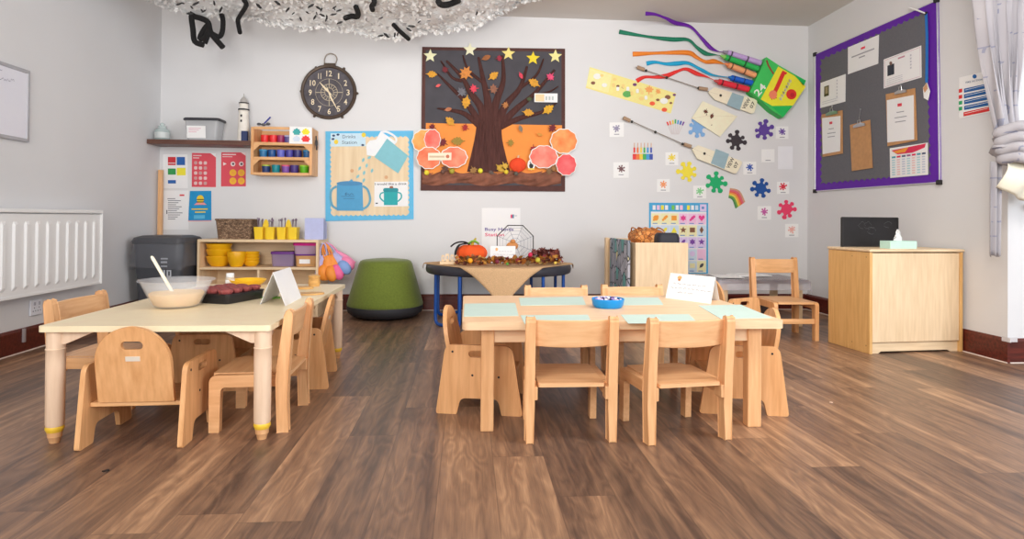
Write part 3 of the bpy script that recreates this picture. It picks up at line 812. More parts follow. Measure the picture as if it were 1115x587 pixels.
# ------------------------------------------------------------------ bin in the corner
cb = Vector((-2.463, 5.33, 0))
t = thing('waste_bin', 'dark grey waste bin with a bag over its rim in the back left corner', 'bin', cb)
def sq(w, d, z, r=.06): return [Vector((p[0], p[1], z)) for p in rrect(0, 0, w, d, r, 5)]
mb = MB(); mb.loft([sq(.30, .30, 0), sq(.32, .32, .01), sq(.395, .38, .6), sq(.395, .38, .62)], 0, cap=True, sm=True); obj('bin_body', mb, mat('bin_grey', (66, 68, 74), .5), t)
mb = MB(); mb.loft([sq(.395, .38, .62), sq(.42, .40, .625), sq(.425, .405, .645), sq(.40, .38, .672), sq(.31, .30, .688)], 0, cap=True, sm=True); obj('lid', mb, mat('bin_lid_grey', (72, 73, 78), .45), t)
mb = MB()
rg = random.Random(9)
ls = []
for i in range(7):
    k = i/6; z = .63-.2*k
    l = sq(.418+.02*k, .40+.02*k, z)
    ls.append([p+Vector((p.x, p.y, 0)).normalized()*(.010*math.sin(j*2.1+i*.8)+rg.uniform(-.004, .004))*k+Vector((0, 0, .018*math.sin(j*.9)*k)) for j, p in enumerate(l)])
mb.loft(ls, 0, cap=False, sm=True); obj('bin_bag', mb, clear_plastic('smoky_bag', (134, 136, 144), .28, .3), t)
mb = MB()
M_PALE = P((196, 200, 208))
fz = lambda z: -(.16+.03*(z/.60)+.002)
for (a, b, c_, d__) in ((.0, .055, .50, .512), (.0, .05, .47, .485), (.0, .05, .44, .45), (.0, .012, .36, .415), (.02, .032, .36, .415), (.0, .03, .36, .368), (.045, .056, .36, .415), (.045, .08, .36, .368), (.045, .08, .405, .414), (.07, .08, .36, .415)):
    mb.poly([(a+.03, fz(c_), c_), (b+.03, fz(c_), c_), (b+.03, fz(d__), d__), (a+.03, fz(d__), d__)])
obj('printed_mark', mb, M_PALE, t)

# wooden pole in the corner
mb = MB(); p0 = onY(172.5, 185, 5.69); mb.box((-2.70, 5.69, p0.z/2), (.034, .034, p0.z))
tag(obj('wooden_pole', mb, M_BEECH_Z, bevel=.003), 'tall square wooden pole standing in the back left corner behind the bin', 'pole')

# ------------------------------------------------------------------ green stool
t = thing('wobble_stool', 'green fabric pouffe stool with a dark rounded base', 'stool', (-.685, 5.375, 0))
mb = MB(); mb.lathe([(0, 0), (.2, .002), (.27, .018), (.312, .05), (.322, .08), (.32, .105), (0, .105)], n=48); obj('base', mb, mat('charcoal_base', (46, 46, 50), .6), t)
mb = MB(); mb.lathe([(0, .105), (.318, .105), (.322, .115), (.315, .14), (.225, .455), (.212, .478), (.19, .488), (.1, .498), (0, .5)], n=48); obj('cover', mb, mat('moss_green_felt', (100, 114, 40), .9, var=.1, scale=70, sheen=.2), t)

# ================================================================== BUSY HANDS TABLE
TC = Vector((.272, 5.12, 0)); TRX, TRY, TTZ = .60, .52, .475
t = thing('craft_table', 'dark-edged rounded table on blue tube legs under a hessian cloth', 'table', TC)
mb = MB(); mb.lathe([(0, -.07), (.97, -.07), (.992, -.06), (1, -.035), (.992, -.01), (.98, 0), (0, 0)], (0, 0, TTZ), 56, sx=TRX, sy=TRY); obj('tabletop', mb, mat('dark_edge_table', (52, 52, 60), .4), t)
M_BLUE = P((24, 72, 146), .35)
def uframe(p, q):
    p, q = Vector(p), Vector(q); h = TTZ-.07; d = (q-p).normalized()*.05
    mb = MB(); pts = curve([tuple(p+Vector((0, 0, h))), tuple(p+Vector((0, 0, .2))), tuple(p+Vector((0, 0, .07))), tuple(p+d*.3+Vector((0, 0, .025))), tuple(p+d+Vector((0, 0, .014)))], 5)
    pts += curve([tuple(q-d+Vector((0, 0, .014))), tuple(q-d*.3+Vector((0, 0, .025))), tuple(q+Vector((0, 0, .07))), tuple(q+Vector((0, 0, .2))), tuple(q+Vector((0, 0, h)))], 5)
    mb.tube(pts, .0135, 10); obj('leg', mb, M_BLUE, t, world=True)
uframe((-.235, 4.92, 0), (-.045, 4.70, 0)); uframe((.78, 4.92, 0), (.59, 4.70, 0))
uframe((-.235, 5.36, 0), (-.045, 5.56, 0)); uframe((.78, 5.36, 0), (.59, 5.56, 0))
# hessian
M_HESS = mat('hessian', (200, 164, 124), .95, var=.12, scale=160, bump=.3)
HD = .80
def cloth(u, v):
    a, b = (u-.5)*2, (v-.5)*2
    x, y = .66*(a+b)/2, (.88 if a-b < 0 else .72)*(a-b)/2
    re = math.hypot(x/(TRX+.012), y/(TRY+.012))
    z = TTZ+.003
    if re > 1:
        ex, ey = x/re, y/re; drop = math.hypot(x-ex, y-ey)
        k = .012+.10*drop
        n = Vector((ex/(TRX**2), ey/(TRY**2))).normalized()
        bend = min(1, drop/.02)
        x, y = ex+n.x*k*bend*.5, ey+n.y*k*bend*.5; z -= drop*.97-.004
        z = min(z, TTZ+.003)
        x += .006*math.sin(30*(ex+ey))*drop*4
        y = min(y, .585)
    return TC+Vector((x, y, z))
mb = MB(); mb.grid(cloth, 60, 60)
tag(obj('hessian_cloth', mb, M_HESS, solid=.003), 'square of brown hessian laid cornerwise over the rounded table', 'cloth')
CZT = TTZ+.008

# paper pumpkin
c = onY(513.5, 281, 5.05); c.z = CZT
t = thing('tissue_pumpkin', 'orange honeycomb tissue pumpkin on the hessian cloth', 'pumpkin', c)
mb = MB(); mb.ball((0, 0, .085), (.128, .11, .078), 40, 12, fn=lambda p: Vector((p.x, p.y, p.z-(.22*math.exp(-(p.x**2+p.y**2)*7) if p.z > 0 else 0)))*(1-.07*abs(math.sin(math.atan2(p.y, p.x)*5))))
obj('pumpkin_body', mb, mat('orange_tissue', (246, 88, 32), .8, var=.12, scale=12), t)
mb = MB(); mb.tube([(0, 0, .14), (.012, 0, .175), (.035, -.005, .205)], [.014, .011, .007], 8); obj('stem', mb, P((186, 160, 40)), t)
mb = MB(); mb.grid(lambda u, v: Vector((-.03+.09*u, -.03+.06*v, .158+.022*math.sin(u*PI)+.01*math.sin(v*7))), 6, 4); obj('green_leaf', mb, P((120, 170, 60)), t, solid=.002)
mb = MB()
mb.tube(curve([(-.02, .0, .155), (-.07, -.02, .175), (-.13, -.02, .165), (-.17, -.02, .135)], 4), [.018]*4+[.014]*9, 8, flat=.45)
mb.tube(curve([(-.05, -.01, .16), (-.10, -.06, .15), (-.128, -.07, .10), (-.13, -.07, .05)], 4), [.014]*13, 8, flat=.45)
obj('black_ribbon', mb, M_DARK, t)
# octagonal web frame
pc = onY(561, 266, 5.2); rr = .165
t = thing('web_frame', 'black octagonal wire frame with a spider web, standing on the craft table', 'ornament', (pc.x, 5.2, CZT))
zc = rr*math.cos(PI/8)+.004
oct_ = [Vector((rr*math.cos(PI/8+PI/4*i), 0, zc+rr*math.sin(PI/8+PI/4*i))) for i in range(8)]
mb = MB(); mb.tube(oct_, .0048, 6, closed=True); obj('frame', mb, M_BLACK, t)
mb = MB()
for i in range(8):
    mb.tube([Vector((0, 0, zc)), oct_[i]], .0016, 5)
for k in (.3, .5, .7, .86): mb.tube([Vector((0, 0, zc))+(p-Vector((0, 0, zc)))*k for p in oct_], .0013, 5, closed=True)
obj('web', mb, P((128, 132, 148)), t)
mb = MB(); mb.ball((-.025, -.008, zc-.02), (.05, .012, .036), 14, 8); mb.ball((-.02, -.012, zc+.018), (.022, .012, .018), 10, 6); obj('spider', mb, P((196, 130, 70)), t)
# white card
a, b = onY(533.5, 283, 5.06), onY(561, 283, 5.06)
def ink_b(s, f):
    s.poly([f(.25+.05*math.cos(q), .2+.1*math.sin(q)) for q in [i*.6283 for i in range(10)]], 1)
    handwriting(s, f, ((.32, .35, .85), (.5, .12, .9), (.66, .2, .7)), 8)
tent_card('message_card', 'white folded card with handwriting between pumpkin and web frame', (a.x, 5.06, CZT), (b.x, 5.06, CZT), (b.x+.01, 5.14, CZT), CZT+.14, CZT, ink_b)
# leaf garland
rg = random.Random(21)
LEAFC = [(120, 66, 44), (150, 84, 44), (176, 110, 48), (96, 46, 40), (196, 140, 60), (130, 40, 44), (104, 78, 44), (150, 120, 60), (82, 36, 34)]
M_LEAFS = [P(c) for c in LEAFC]
def leafmb(mb, c, r, kind, mi, tilt=1.0):
    Rm = Matrix.Rotation(rg.uniform(0, 6.28), 3, 'Z') @ Matrix.Rotation(rg.uniform(-1.2, 1.2)*tilt, 3, 'X') @ Matrix.Rotation(rg.uniform(-1, 1)*tilt, 3, 'Y')
    pts = leafp(0, 0, r, 0, kind)
    mb.poly([c+Rm @ Vector((x, y, .25*x*x/r)) for x, y in pts], mi)
t = thing('leaf_garland', 'garland of brown and gold autumn leaves along the front of the hessian', 'garland', (TC.x, 4.80, CZT))
mb = MB()
stem = [onY(px, 286, 4.86) for px in range(500, 612, 6)]
for p in stem: p.z = CZT+.018; p.y = 4.80+.12*((p.x-TC.x)/.45)**2
M_ST = P((110, 78, 50))
s_ = MB(); s_.tube(stem, .004, 6); obj('stem', s_, M_ST, t, world=True)
for i in range(260):
    p = rg.choice(stem)+Vector((rg.uniform(-.03, .03), rg.uniform(-.03, .05), rg.uniform(.0, .045)))
    leafmb(mb, p, rg.uniform(.018, .036), rg.randrange(3), rg.choice([0, 1, 2, 3, 4, 5, 6, 7, 1, 2, 4]))
for v in mb.v: v.z = max(v.z, CZT+.001)
tag(obj('leaves', mb, M_LEAFS, t, world=True), kind='stuff')
for px, py, c_, r_ in ((512, 283.5, (240, 160, 30), .02), (541, 284.5, (120, 40, 60), .017), (552, 287, (90, 150, 60), .012), (585, 283, (190, 180, 60), .02), (604, 286, (240, 200, 90), .012), (577, 277, (200, 40, 80), .018), (528, 286, (170, 120, 50), .014)):
    p = onY(px, py, 4.80); b = MB(); b.ball((p.x, 4.765, max(p.z, CZT+r_)), r_, 10, 7); obj('berry', b, P(c_), t, world=True)
# darker leaf bunch to the right
t = thing('leaf_bunch', 'bunch of dark red-brown artificial leaves at the right of the hessian', 'leaves', (.66, 5.12, CZT))
mb = MB()
for i in range(110):
    px = rg.uniform(580, 611); top = 271+abs(px-594)*.22
    p = onY(px, rg.uniform(top, 286), 5.08+rg.uniform(-.06, .06)); p.z = max(p.z, CZT+.01)
    leafmb(mb, p, rg.uniform(.022, .036), rg.randrange(2), rg.randrange(3))
for v in mb.v: v.z = max(v.z, CZT+.001)
tag(obj('leaves', mb, [P((104, 48, 44)), P((84, 38, 38)), P((132, 66, 54))], t, world=True), kind='stuff')
mb = MB()
for px, h in ((585, .1), (592, .12), (600, .11), (607, .08)):
    p = onY(px, 285, 5.1); mb.tube([(p.x, 5.1, CZT+.004), (p.x+.01, 5.1, CZT+h*.6), (p.x+.004, 5.1, CZT+h)], .003, 5)
obj('stem', mb, M_ST, t, world=True)
# small wooden word block at the left
t = thing('wooden_letters', 'pale wooden cut-out ornament at the left end of the hessian', 'ornament', onY(492, 287, 4.93).xy.to_3d()+Vector((0, 0, CZT)))
mb = MB()
mb.box((-.02, 0, .012), (.15, .03, .024)); obj('base', mb, M_BIRCH_X, t, bevel=.002)
for k, (cx, w2, h2) in enumerate(((-.07, .026, .05), (-.035, .03, .06), (.002, .026, .055), (.035, .024, .05))):
    mb = MB(); mb.panel(rrect(cx, .024+h2/2, w2, h2, .01), [rrect(cx, .024+h2/2, w2*.4, h2*.45, .004)], lambda u, v, q: Vector((u, -.006+q, v)), .012); obj('cutout', mb, M_BIRCH_Z, t)

# ================================================================== BACK RIGHT
# birch storage box
t = thing('storage_box_unit', 'tall birch plywood box unit by the back wall, left of the shapes poster', 'cabinet', (1.46, 5.08, 0))
BX0, BX1, BY0, BY1, BZ = 1.285, 1.695, 4.62, 5.55, .675
def bpart(nm, a, b, m):
    mb = MB(); a, b = Vector(a), Vector(b); mb.box((a+b)/2, b-a); return obj(nm, mb, m, t, world=True, bevel=.003)
bpart('front_panel', (BX0, BY0, .0), (BX1, BY0+.018, BZ), M_BIRCH_Z)
bpart('back_panel', (BX0, BY1-.018, .0), (BX1, BY1, BZ+.004), M_BIRCH_Z)
bpart('side_panel', (BX0, BY0+.019, .0), (BX0+.018, BY1-.019, BZ-.004), M_BIRCH_Z)
bpart('side_panel', (BX1-.018, BY0+.019, .0), (BX1, BY1-.019, BZ-.004), M_BIRCH_Z)
bpart('lid', (BX0+.019, BY0+.019, BZ-.07), (BX1-.019, BY1-.019, BZ-.052), M_BIRCH_X)
bpart('corner_post', (BX0-.03, BY1-.05, 0), (BX0-.001, BY1, BZ+.01), M_BIRCH_Z)
M_PAT = voro('camouflage_print', [(176, 178, 190), (190, 192, 202), (150, 156, 172), (178, 182, 192), (222, 214, 160), (140, 160, 172), (182, 182, 196), (158, 166, 178), (144, 150, 162), (110, 176, 172)], .8, 14, (1, 1.15, .72), (60, 62, 70), .035)
mb = MB(); mb.box((BX0-.032, 4.985, .345), (.02, .60, .69))
tag(obj('patterned_board', mb, M_PAT, bevel=.002), 'upright board with grey and black leaf-shaped print, leaning on the birch box unit', 'board')
# orange basket and black case on top
p0, p1 = onY(686, 257, 5.12), onY(723, 257, 5.12)
TZB = BZ-.052
t = thing('woven_basket', 'lumpy orange-brown woven basket lying in the top of the birch box unit', 'basket', ((p0.x+p1.x)/2, 5.14, TZB+.006))
M_OW = voro('orange_weave', [(224, 150, 80), (206, 128, 60), (236, 170, 104), (184, 108, 50)], .7, 26, (1, 1, 1.4), (130, 70, 36), .05)
mb = MB(); hw = (p1.x-p0.x)/2
mb.ball((0, 0, .075), (hw, .17, .075), 30, 12, fn=lambda p: Vector((max(-.86, min(.86, p.x*1.15)), max(-.85, min(.85, p.y*1.15)), p.z))*(1+.04*math.sin(p.x*17)*math.cos(p.y*15)))
obj('woven_body', mb, M_OW, t)
mb = MB()
for k in range(5):
    x = -hw*.75+hw*1.5*k/4
    mb.tube([(x+.01*math.sin(a*3), -.14*math.cos(a), .075+.078*math.sin(a)) for a in [PI*i/10 for i in range(11)]], .006, 6)
obj('cane_ribs', mb, M_OW, t)
p0, p1 = onY(714.5, 260, 4.78), onY(739, 260, 4.78)
mb = MB(); cx = (p0.x+p1.x)/2; hw = (p1.x-p0.x)/2
def cs(k, z): return [Vector((cx+p[0], 4.80+p[1], z)) for p in rrect(0, 0, 2*hw*k, .14*k, .04*k, 5)]
mb.loft([cs(.95, TZB+.001), cs(1, TZB+.02), cs(1, TZB+.085), cs(.93, TZB+.11), cs(.75, TZB+.124)], 0, cap=True, sm=True)
tag(obj('black_case', mb, P((44, 45, 54), .6)), 'small rounded black case in the top of the birch box unit', 'case')

# low table in the corner, wrapped in clear plastic
LT = Vector((2.37, 5.02, 0)); LTZ = .375
t = thing('low_table', 'low dark-topped wooden table in the back right corner', 'table', LT)
mb = MB(); mb.box((0, 0, LTZ-.014), (.74, .50, .028)); obj('tabletop', mb, P((92, 62, 56), .4), t, bevel=.004)
for sx in (-1, 1):
    for sy in (-1, 1):
        mb = MB(); mb.box((sx*.31, sy*.2, (LTZ-.028)/2), (.05, .05, LTZ-.028)); obj('leg', mb, M_BIRCH_Z, t, bevel=.003)
mb = MB()
def film(u, v):
    x, y = (u-.5)*.92, (v-.5)*.68
    ex, ey = max(-.375, min(.375, x)), max(-.255, min(.255, y)); drop = math.hypot(x-ex, y-ey)
    z = LTZ+.002+.003*abs(math.sin(31*x+9*y)*math.sin(23*y))
    if drop > 0:
        d = Vector((x-ex, y-ey)).normalized(); z = LTZ+.003-drop*.95
        ex += d.x*(.006+drop*.08+.008*math.sin(y*40+x*30)*drop*8); ey += d.y*(.006+drop*.08+.008*math.sin(x*44)*drop*8)
    return LT+Vector((ex, ey, z))
mb.grid(film, 40, 34)
tag(obj('plastic_cover', mb, clear_plastic('clear_film', (214, 214, 226), .42, .12)), 'clear plastic sheet draped over the low table in the corner', 'table cover')
for k, (x, y, a) in enumerate(((2.40, 5.10, .1), (2.17, 5.02, -.12))):
    mb = MB(); mb.box((x, y, LTZ+.0075+.0008), (.21, .297, .0016), rz=a)
    if k == 0:
        mb = MB(); mb.box((x, y, LTZ+.012), (.3, .21, .01), rz=a)
    tag(obj(('paper_pile', 'paper_sheet')[k], mb, M_PAPER), ('pile of white paper on the plastic-covered low table', 'single white sheet at the left of the plastic-covered low table')[k], 'paper')
mb = MB()
for z0, z1, s0 in ((0, .20, 1),):
    mb.loft([[Vector((2.585+p[0], 4.72+p[1], z)) for p in rrect(0, 0, .14*k, .2*k, .02, 4)] for k, z in ((.86, 0), (1, .2), (1.05, .2), (1.05, .215), (.96, .215), (.82, .01))], 0, cap=True)
o = tag(obj('storage_crate', mb, P((60, 50, 50), .6)), 'small dark crate on the floor between the low table and the corner cabinet', 'crate')
o.location.x = 2.42; o.location.y = 4.92

# chair in front of the low table
c3 = make_chair('stretcher_chair', 'taller beech chair with a front stretcher facing the room, beside the corner cabinet', w=.355, d=.37, sh=.272, th=.57, group=G1, stretcher=True, mz=M_PLY_Z, mx=M_PLY_X, my=M_PLY_Z)
c3.location = (2.34, 4.40, 0); c3.rotation_euler = (0, 0, PI-R(2))
dup(a0, (1.90, 4.42, 0), R(-66), 'plywood toddler armchair, its arched back showing right of the tent card, before the low table')

# corner cabinet
ca = R(4.9)
fl = Vector((2.578, 3.782, 0)); ux = Vector((math.cos(ca), math.sin(ca), 0)); uy = Vector((-math.sin(ca), math.cos(ca), 0))
KW, KD, KH = .685, .40, .672
t = thing('corner_cabinet', 'birch plywood cupboard with a plain front, standing against the right wall', 'cabinet', fl+ux*KW/2+uy*KD/2, ca)
M_WB_Z = wood('honey_birch', (222, 178, 116), (206, 158, 96), 'z')
def kp(nm, c, d, m, bv=.003):
    mb = MB(); mb.box(c, d); return obj(nm, mb, m, t, bevel=bv)
for s in (-1, 1): kp('side_panel', (s*(KW/2-.011), 0, (KH-.02)/2), (.022, KD, KH-.02), M_WB_Z)
kp('top', (0, 0, KH-.009), (KW+.012, KD+.016, .018), M_BIRCH_X, .006)
kp('front_panel', (0, -KD/2+.012, .36), (KW-.046, .014, .574), M_BIRCH_Z)
kp('bottom_shelf', (0, .005, .075), (KW-.046, KD-.03, .016), M_BIRCH_X)
mb = MB(); k0 = KW/2-.023
mb.panel(rounded([(-k0, 0), (-k0+.055, 0), (-k0+.075, .012), (k0-.075, .012), (k0-.055, 0), (k0, 0), (k0, .066), (-k0, .066)], .004, 3), [], lambda u, v, q: Vector((u, -KD/2+.02+q, v)), .016)
obj('plinth', mb, M_BIRCH_X, t)
kp('back_panel', (0, KD/2-.006, .36), (KW-.046, .01, .574), M_BIRCH_Z)
mb = MB()
for z in (.62, .05): 
    for y in (-.17, -.04): mb.lathe([(0, 0), (.004, 0), (.004, .001)], (0, 0, 0), 8, M=Matrix.Translation((-KW/2-.0005, y, z)) @ Matrix.Rotation(-PI/2, 4, 'Y'))
obj('screw_cap', mb, P((160, 120, 74)), t)
# chalkboard and tissues on it
q0 = fl+uy*(KD-.06)+ux*.065
t = thing('chalkboard', 'small black chalkboard standing at the back of the corner cabinet', 'chalkboard', q0+ux*.21+Vector((0, 0, KH)), ca)
mb = MB(); mb.box((0, 0, .102), (.43, .012, .2)); obj('board', mb, mat('chalk_black', (34, 33, 36), .8, var=.2, scale=8), t)
mb = MB()
for sx in (-1, 1): mb.box((sx*.215, -.001, .102), (.012, .016, .205)); mb.box((sx*.1, 0, .0), (.004, .004, .002))
mb.box((0, -.001, .203), (.43, .016, .010)); mb.box((0, -.001, .006), (.43, .016, .010)); obj('frame', mb, M_DARK, t)
rg = random.Random(2); mb = MB()
for k in range(5):
    cx, cz = rg.uniform(-.12, .15), rg.uniform(.06, .16); pts = [(cx+.035*math.cos(a)*rg.uniform(.6, 1), cz+.03*math.sin(a)*rg.uniform(.6, 1)) for a in [i*.5 for i in range(11)]]
    for a, b in zip(pts, pts[1:]): mb.poly([(a[0], -.0068, a[1]-.001), (b[0], -.0068, b[1]-.001), (b[0], -.0068, b[1]+.001), (a[0], -.0068, a[1]+.001)])
obj('chalk_marks', mb, P((84, 82, 86)), t)
cx = onY(968, 266, 4.02)
q0 = Vector((cx.x, 3.93, KH))
t = thing('tissue_box', 'pale green tissue box with a white tissue, on the corner cabinet', 'tissue box', q0, ca)
mb = MB(); mb.panel(rrect(0, 0, .20, .1, .008), [], lambda u, v, q: Vector((u, v, q)), .05); obj('box', mb, P((190, 226, 214)), t, bevel=.003)
mb = MB(); mb.panel(circ(0, 0, .05, 16, .018), [], lambda u, v, q: Vector((u, v, .0502+q)), .0012); obj('opening', mb, P((150, 190, 180)), t)
mb = MB(); mb.lathe([(.03, .051), (.024, .07), (.020, .085), (.012, .105), (.004, .128)], n=14, sy=.5)
for i, p in enumerate(mb.v): p.x += .006*math.sin(i*2.4); p.y += .004*math.cos(i*1.9)
obj('tissue', mb, M_WHITE, t)
# ================================================================== BACK WALL, LEFT TO RIGHT
def wall_thing(name, label, cat, pl, px, py, group=None):
    p = pl(px, py, 0); return thing(name, label, cat, tuple(p), 0, group)
# floating shelf
M_SHELF = wood('dark_walnut', (104, 70, 58), (84, 54, 44), 'x')
SY = D-.24
x0, x1 = XL+.004, onY(272.5, 152, SY).x
zt, zb = onY(215, 152.3, SY).z, onY(215, 157.3, SY).z
mb = MB(); mb.box(((x0+x1)/2, (SY+D-.001)/2, (zt+zb)/2), (x1-x0, D-.001-SY, zt-zb))
tag(obj('floating_shelf', mb, M_SHELF, bevel=.002), 'dark walnut floating shelf on the back wall near the left corner', 'shelf')
# jar
t = thing('glass_jar', 'small clear glass jar of water at the left end of the floating shelf', 'jar', (onY(176, 150, 5.6).x, 5.61, zt))
M_GLASSY = clear_plastic('pale_glass', (196, 214, 212), .45, .1)
mb = MB(); mb.lathe([(0, 0), (.056, 0), (.06, .008), (.06, .085), (.05, .1), (.032, .108), (.032, .122), (.036, .126)], n=24); obj('jar', mb, M_GLASSY, t)
mb = MB(); mb.lathe([(.0585, .02), (.0607, .02), (.0607, .07), (.0585, .07)], n=24); obj('paper_label', mb, clear_plastic('white_film', (225, 232, 232), .7), t)
mb = MB(); mb.ball((0, 0, .14), (.02, .02, .018), 12, 8); obj('stopper', mb, M_GLASSY, t)
# clear tub on the shelf
p0, p1 = onY(199.5, 150, 5.54), onY(239, 150, 5.54)
cx, hw = (p0.x+p1.x)/2, (p1.x-p0.x)/2
t = thing('lidded_tub', 'clear plastic tub with black lid and white label on the floating shelf', 'tub', (cx, 5.61, zt))
def rr_(k, z, d=.17): return [Vector((p[0], p[1], z)) for p in rrect(0, 0, 2*hw*k, d*k, .025, 4)]
mb = MB(); mb.loft([rr_(.80, 0), rr_(.82, .01), rr_(.95, .175)], 0, cap=True, sm=True); obj('body', mb, clear_plastic('clear_tub', (206, 208, 212), .55), t)
mb = MB(); mb.loft([rr_(.99, .172), rr_(1.02, .175), rr_(1.02, .188), rr_(.97, .196)], 0, cap=True, sm=True); obj('lid', mb, P((52, 52, 58), .4), t)
mb = MB(); mb.poly([(-hw*.78, -.0745, .02), (hw*.25, -.0745, .02), (hw*.25, -.083, .125), (-hw*.78, -.083, .125)]); obj('paper_label', mb, M_WHITE, t)
mb = MB()
for k, z in enumerate((.1, .085, .07)): mb.poly([(-hw*.68, -.0765-.0000, z), (hw*(.0-.12*k), -.0765, z), (hw*(.0-.12*k), -.0768, z+.005), (-hw*.68, -.0768, z+.005)])
for v in mb.v: v.y = -.0745-.0085*(v.z-.02)/.105-.0008
obj('lettering', mb, P((216, 160, 180)), t)
# lighthouse
t = thing('model_lighthouse', 'small white wooden lighthouse with dark bands at the right end of the shelf', 'ornament', (onY(265, 150, 5.6).x, 5.60, zt))
mb = MB(); mb.lathe([(0, 0), (.056, 0), (.056, .01), (.05, .02), (.040, .265), (.046, .27), (.046, .28), (.036, .285), (.034, .33), (.04, .335), (.04, .343), (0, .343)], n=20); obj('tower', mb, mat('whitewashed_wood', (226, 220, 212), .7, var=.08, scale=20), t)
mb = MB()
for z0, z1 in ((.275, .289), (.335, .345)):
    r_ = .0465 if z0 < .3 else .041
    mb.lathe([(0, z0), (r_, z0), (r_, z1), (0, z1)], n=20)
obj('dark_band', mb, M_DARK, t)
mb = MB(); mb.lathe([(0, .345), (.032, .345), (.03, .365), (.018, .385), (.004, .40), (.003, .425), (0, .427)], n=16); obj('lantern_roof', mb, P((176, 172, 168)), t)
mb = MB(); mb.box((.026, -.042, .045), (.05, .035, .09)); obj('blue_base_block', mb, P((44, 56, 96)), t, bevel=.002)
mb = MB()
for z in (.18, .225): mb.box((-.005, -.042+.03*(z-.12)*.4, z), (.014, .008, .02))
obj('little_window', mb, M_DARK, t)

# wooden cup rack
RY = D-.22
def rk(px, py): return onY(px, py, RY)
a, b = rk(273.2, 138), rk(339.5, 190.8)
x0, x1, z1, z0 = a.x, b.x, a.z, b.z
t = thing('cup_rack', 'wooden three-tier wall rack filled with coloured cups, beside the clock', 'rack', ((x0+x1)/2, RY+.11, z0))
cx, cy = (x0+x1)/2, RY+.11
def rp(nm, c, d): mb = MB(); mb.box(c, d); return obj(nm, mb, M_PLY_X, t, world=True, bevel=.002)
for s, x in ((-1, x0+.012), (1, x1-.012)):
    mb = MB(); mb.box((x, cy, (z0+z1)/2), (.024, .218, z1-z0)); obj('side_panel', mb, M_PLY_Z, t, world=True, bevel=.002)
rp('back_panel', (cx, D-.007, (z0+z1)/2), (x1-x0-.05, .01, z1-z0-.01))
tiers = []
for py0, py1, nm in ((154.8, 158.2, 'shelf'), (170.8, 174.2, 'shelf'), (187.8, 190.8, 'shelf')):
    zt_, zb_ = rk(300, py0).z, rk(300, py1).z
    rp(nm, (cx, cy+.004, (zt_+zb_)/2-.002), (x1-x0-.05, .206, .014)); rp('front_rail', (cx, RY+.007, (zt_+zb_)/2), (x1-x0-.05, .012, zt_-zb_)); tiers.append((zt_+zb_)/2+.006)
rp('top_rail', (cx, RY+.007, rk(300, 139.5).z), (x1-x0-.05, .012, .024)); rp('top_rail', (cx, D-.02, rk(300, 144).z), (x1-x0-.05, .012, .024))
for yy, tz in ((0, 0), ):
    for i, tb in enumerate((rk(300, 158.2).z, rk(300, 174.2).z)):
        for s, x in ((1, x0+.024), (-1, x1-.024)):
            mb = MB(); mb.prism([Vector((x, RY+.004, tb)), Vector((x+s*.05, RY+.004, tb)), Vector((x, RY+.004, tb-.05))], (0, .01, 0)); obj('corner_fillet', mb, M_PLY_X, t, world=True)
def cup(px, tier, c, lab, r=.036, h=.078, band=None):
    x = rk(px, 160).x; z = tiers[tier]
    c_ = thing('cup', lab, 'cup', (x, RY+.095, z), group='coloured cups in the wall rack')
    mb = MB(); mb.lathe([(0, .002), (r*.8, .002), (r*.88, .01), (r, h), (r*.96, h), (r*.85, .012), (0, .008)], n=20); obj('body', mb, P(c, .35), c_)
    mb = MB(); mb.tube([Vector((r*.93*math.cos(q0_), r*.93*math.sin(q0_), 0)) + Vector((0, 0, h*.5))+Vector((math.cos(q0_), math.sin(q0_), 0))*(.020*math.sin(k*PI/8))+Vector((0, 0, .024*math.cos(k*PI/8))) for q0_ in (2.4,) for k in range(9)], .004, 6); obj('handle', mb, P(c, .35), c_)
    if band:
        mb = MB(); mb.lathe([(r*.99, h-.012), (r*1.015, h-.012), (r*1.025, h-.002), (r*.98, h+.0005)], n=20); obj('rim_band', mb, P(band, .35), c_)
for px, c, l, bnd in ((284.5, (216, 40, 44), 'bright red cup at the left of the top tier', None), (294, (222, 44, 50), 'bright red cup second in the top tier', None), (302.5, (150, 34, 90), 'crimson purple cup in the top tier', None), (310.5, (92, 86, 150), 'grey-violet cup in the top tier beside the picture card', (190, 190, 225))):
    cup(px, 0, c, l, band=bnd)
for px, c, l in ((283, (40, 110, 160), 'teal blue cup at the left of the middle tier'), (292.5, (30, 80, 140), 'deep blue cup second in the middle tier'), (302.5, (96, 100, 190), 'periwinkle cup third in the middle tier'), (312, (70, 64, 150), 'indigo cup fourth in the middle tier'), (321, (54, 50, 110), 'dark violet cup fifth in the middle tier'), (331.5, (40, 96, 150), 'blue cup at the right end of the middle tier')):
    cup(px, 1, c, l, band=(60, 150, 190) if px in (283, 331.5) else None)
for px, c, l, bnd in ((286, (40, 60, 110), 'navy cup with yellow rim at the left of the bottom tier', (170, 190, 60)), (297, (20, 130, 140), 'teal cup second in the bottom tier', None), (308, (124, 80, 160), 'violet cup in the middle of the bottom tier', (220, 80, 120)), (317.5, (70, 50, 120), 'dark purple cup fourth in the bottom tier', None), (328.5, (96, 176, 30), 'lime green cup at the right of the bottom tier', (160, 210, 50))):
    cup(px, 2, c, l, band=bnd, r=.040 if px == 328.5 else .036)
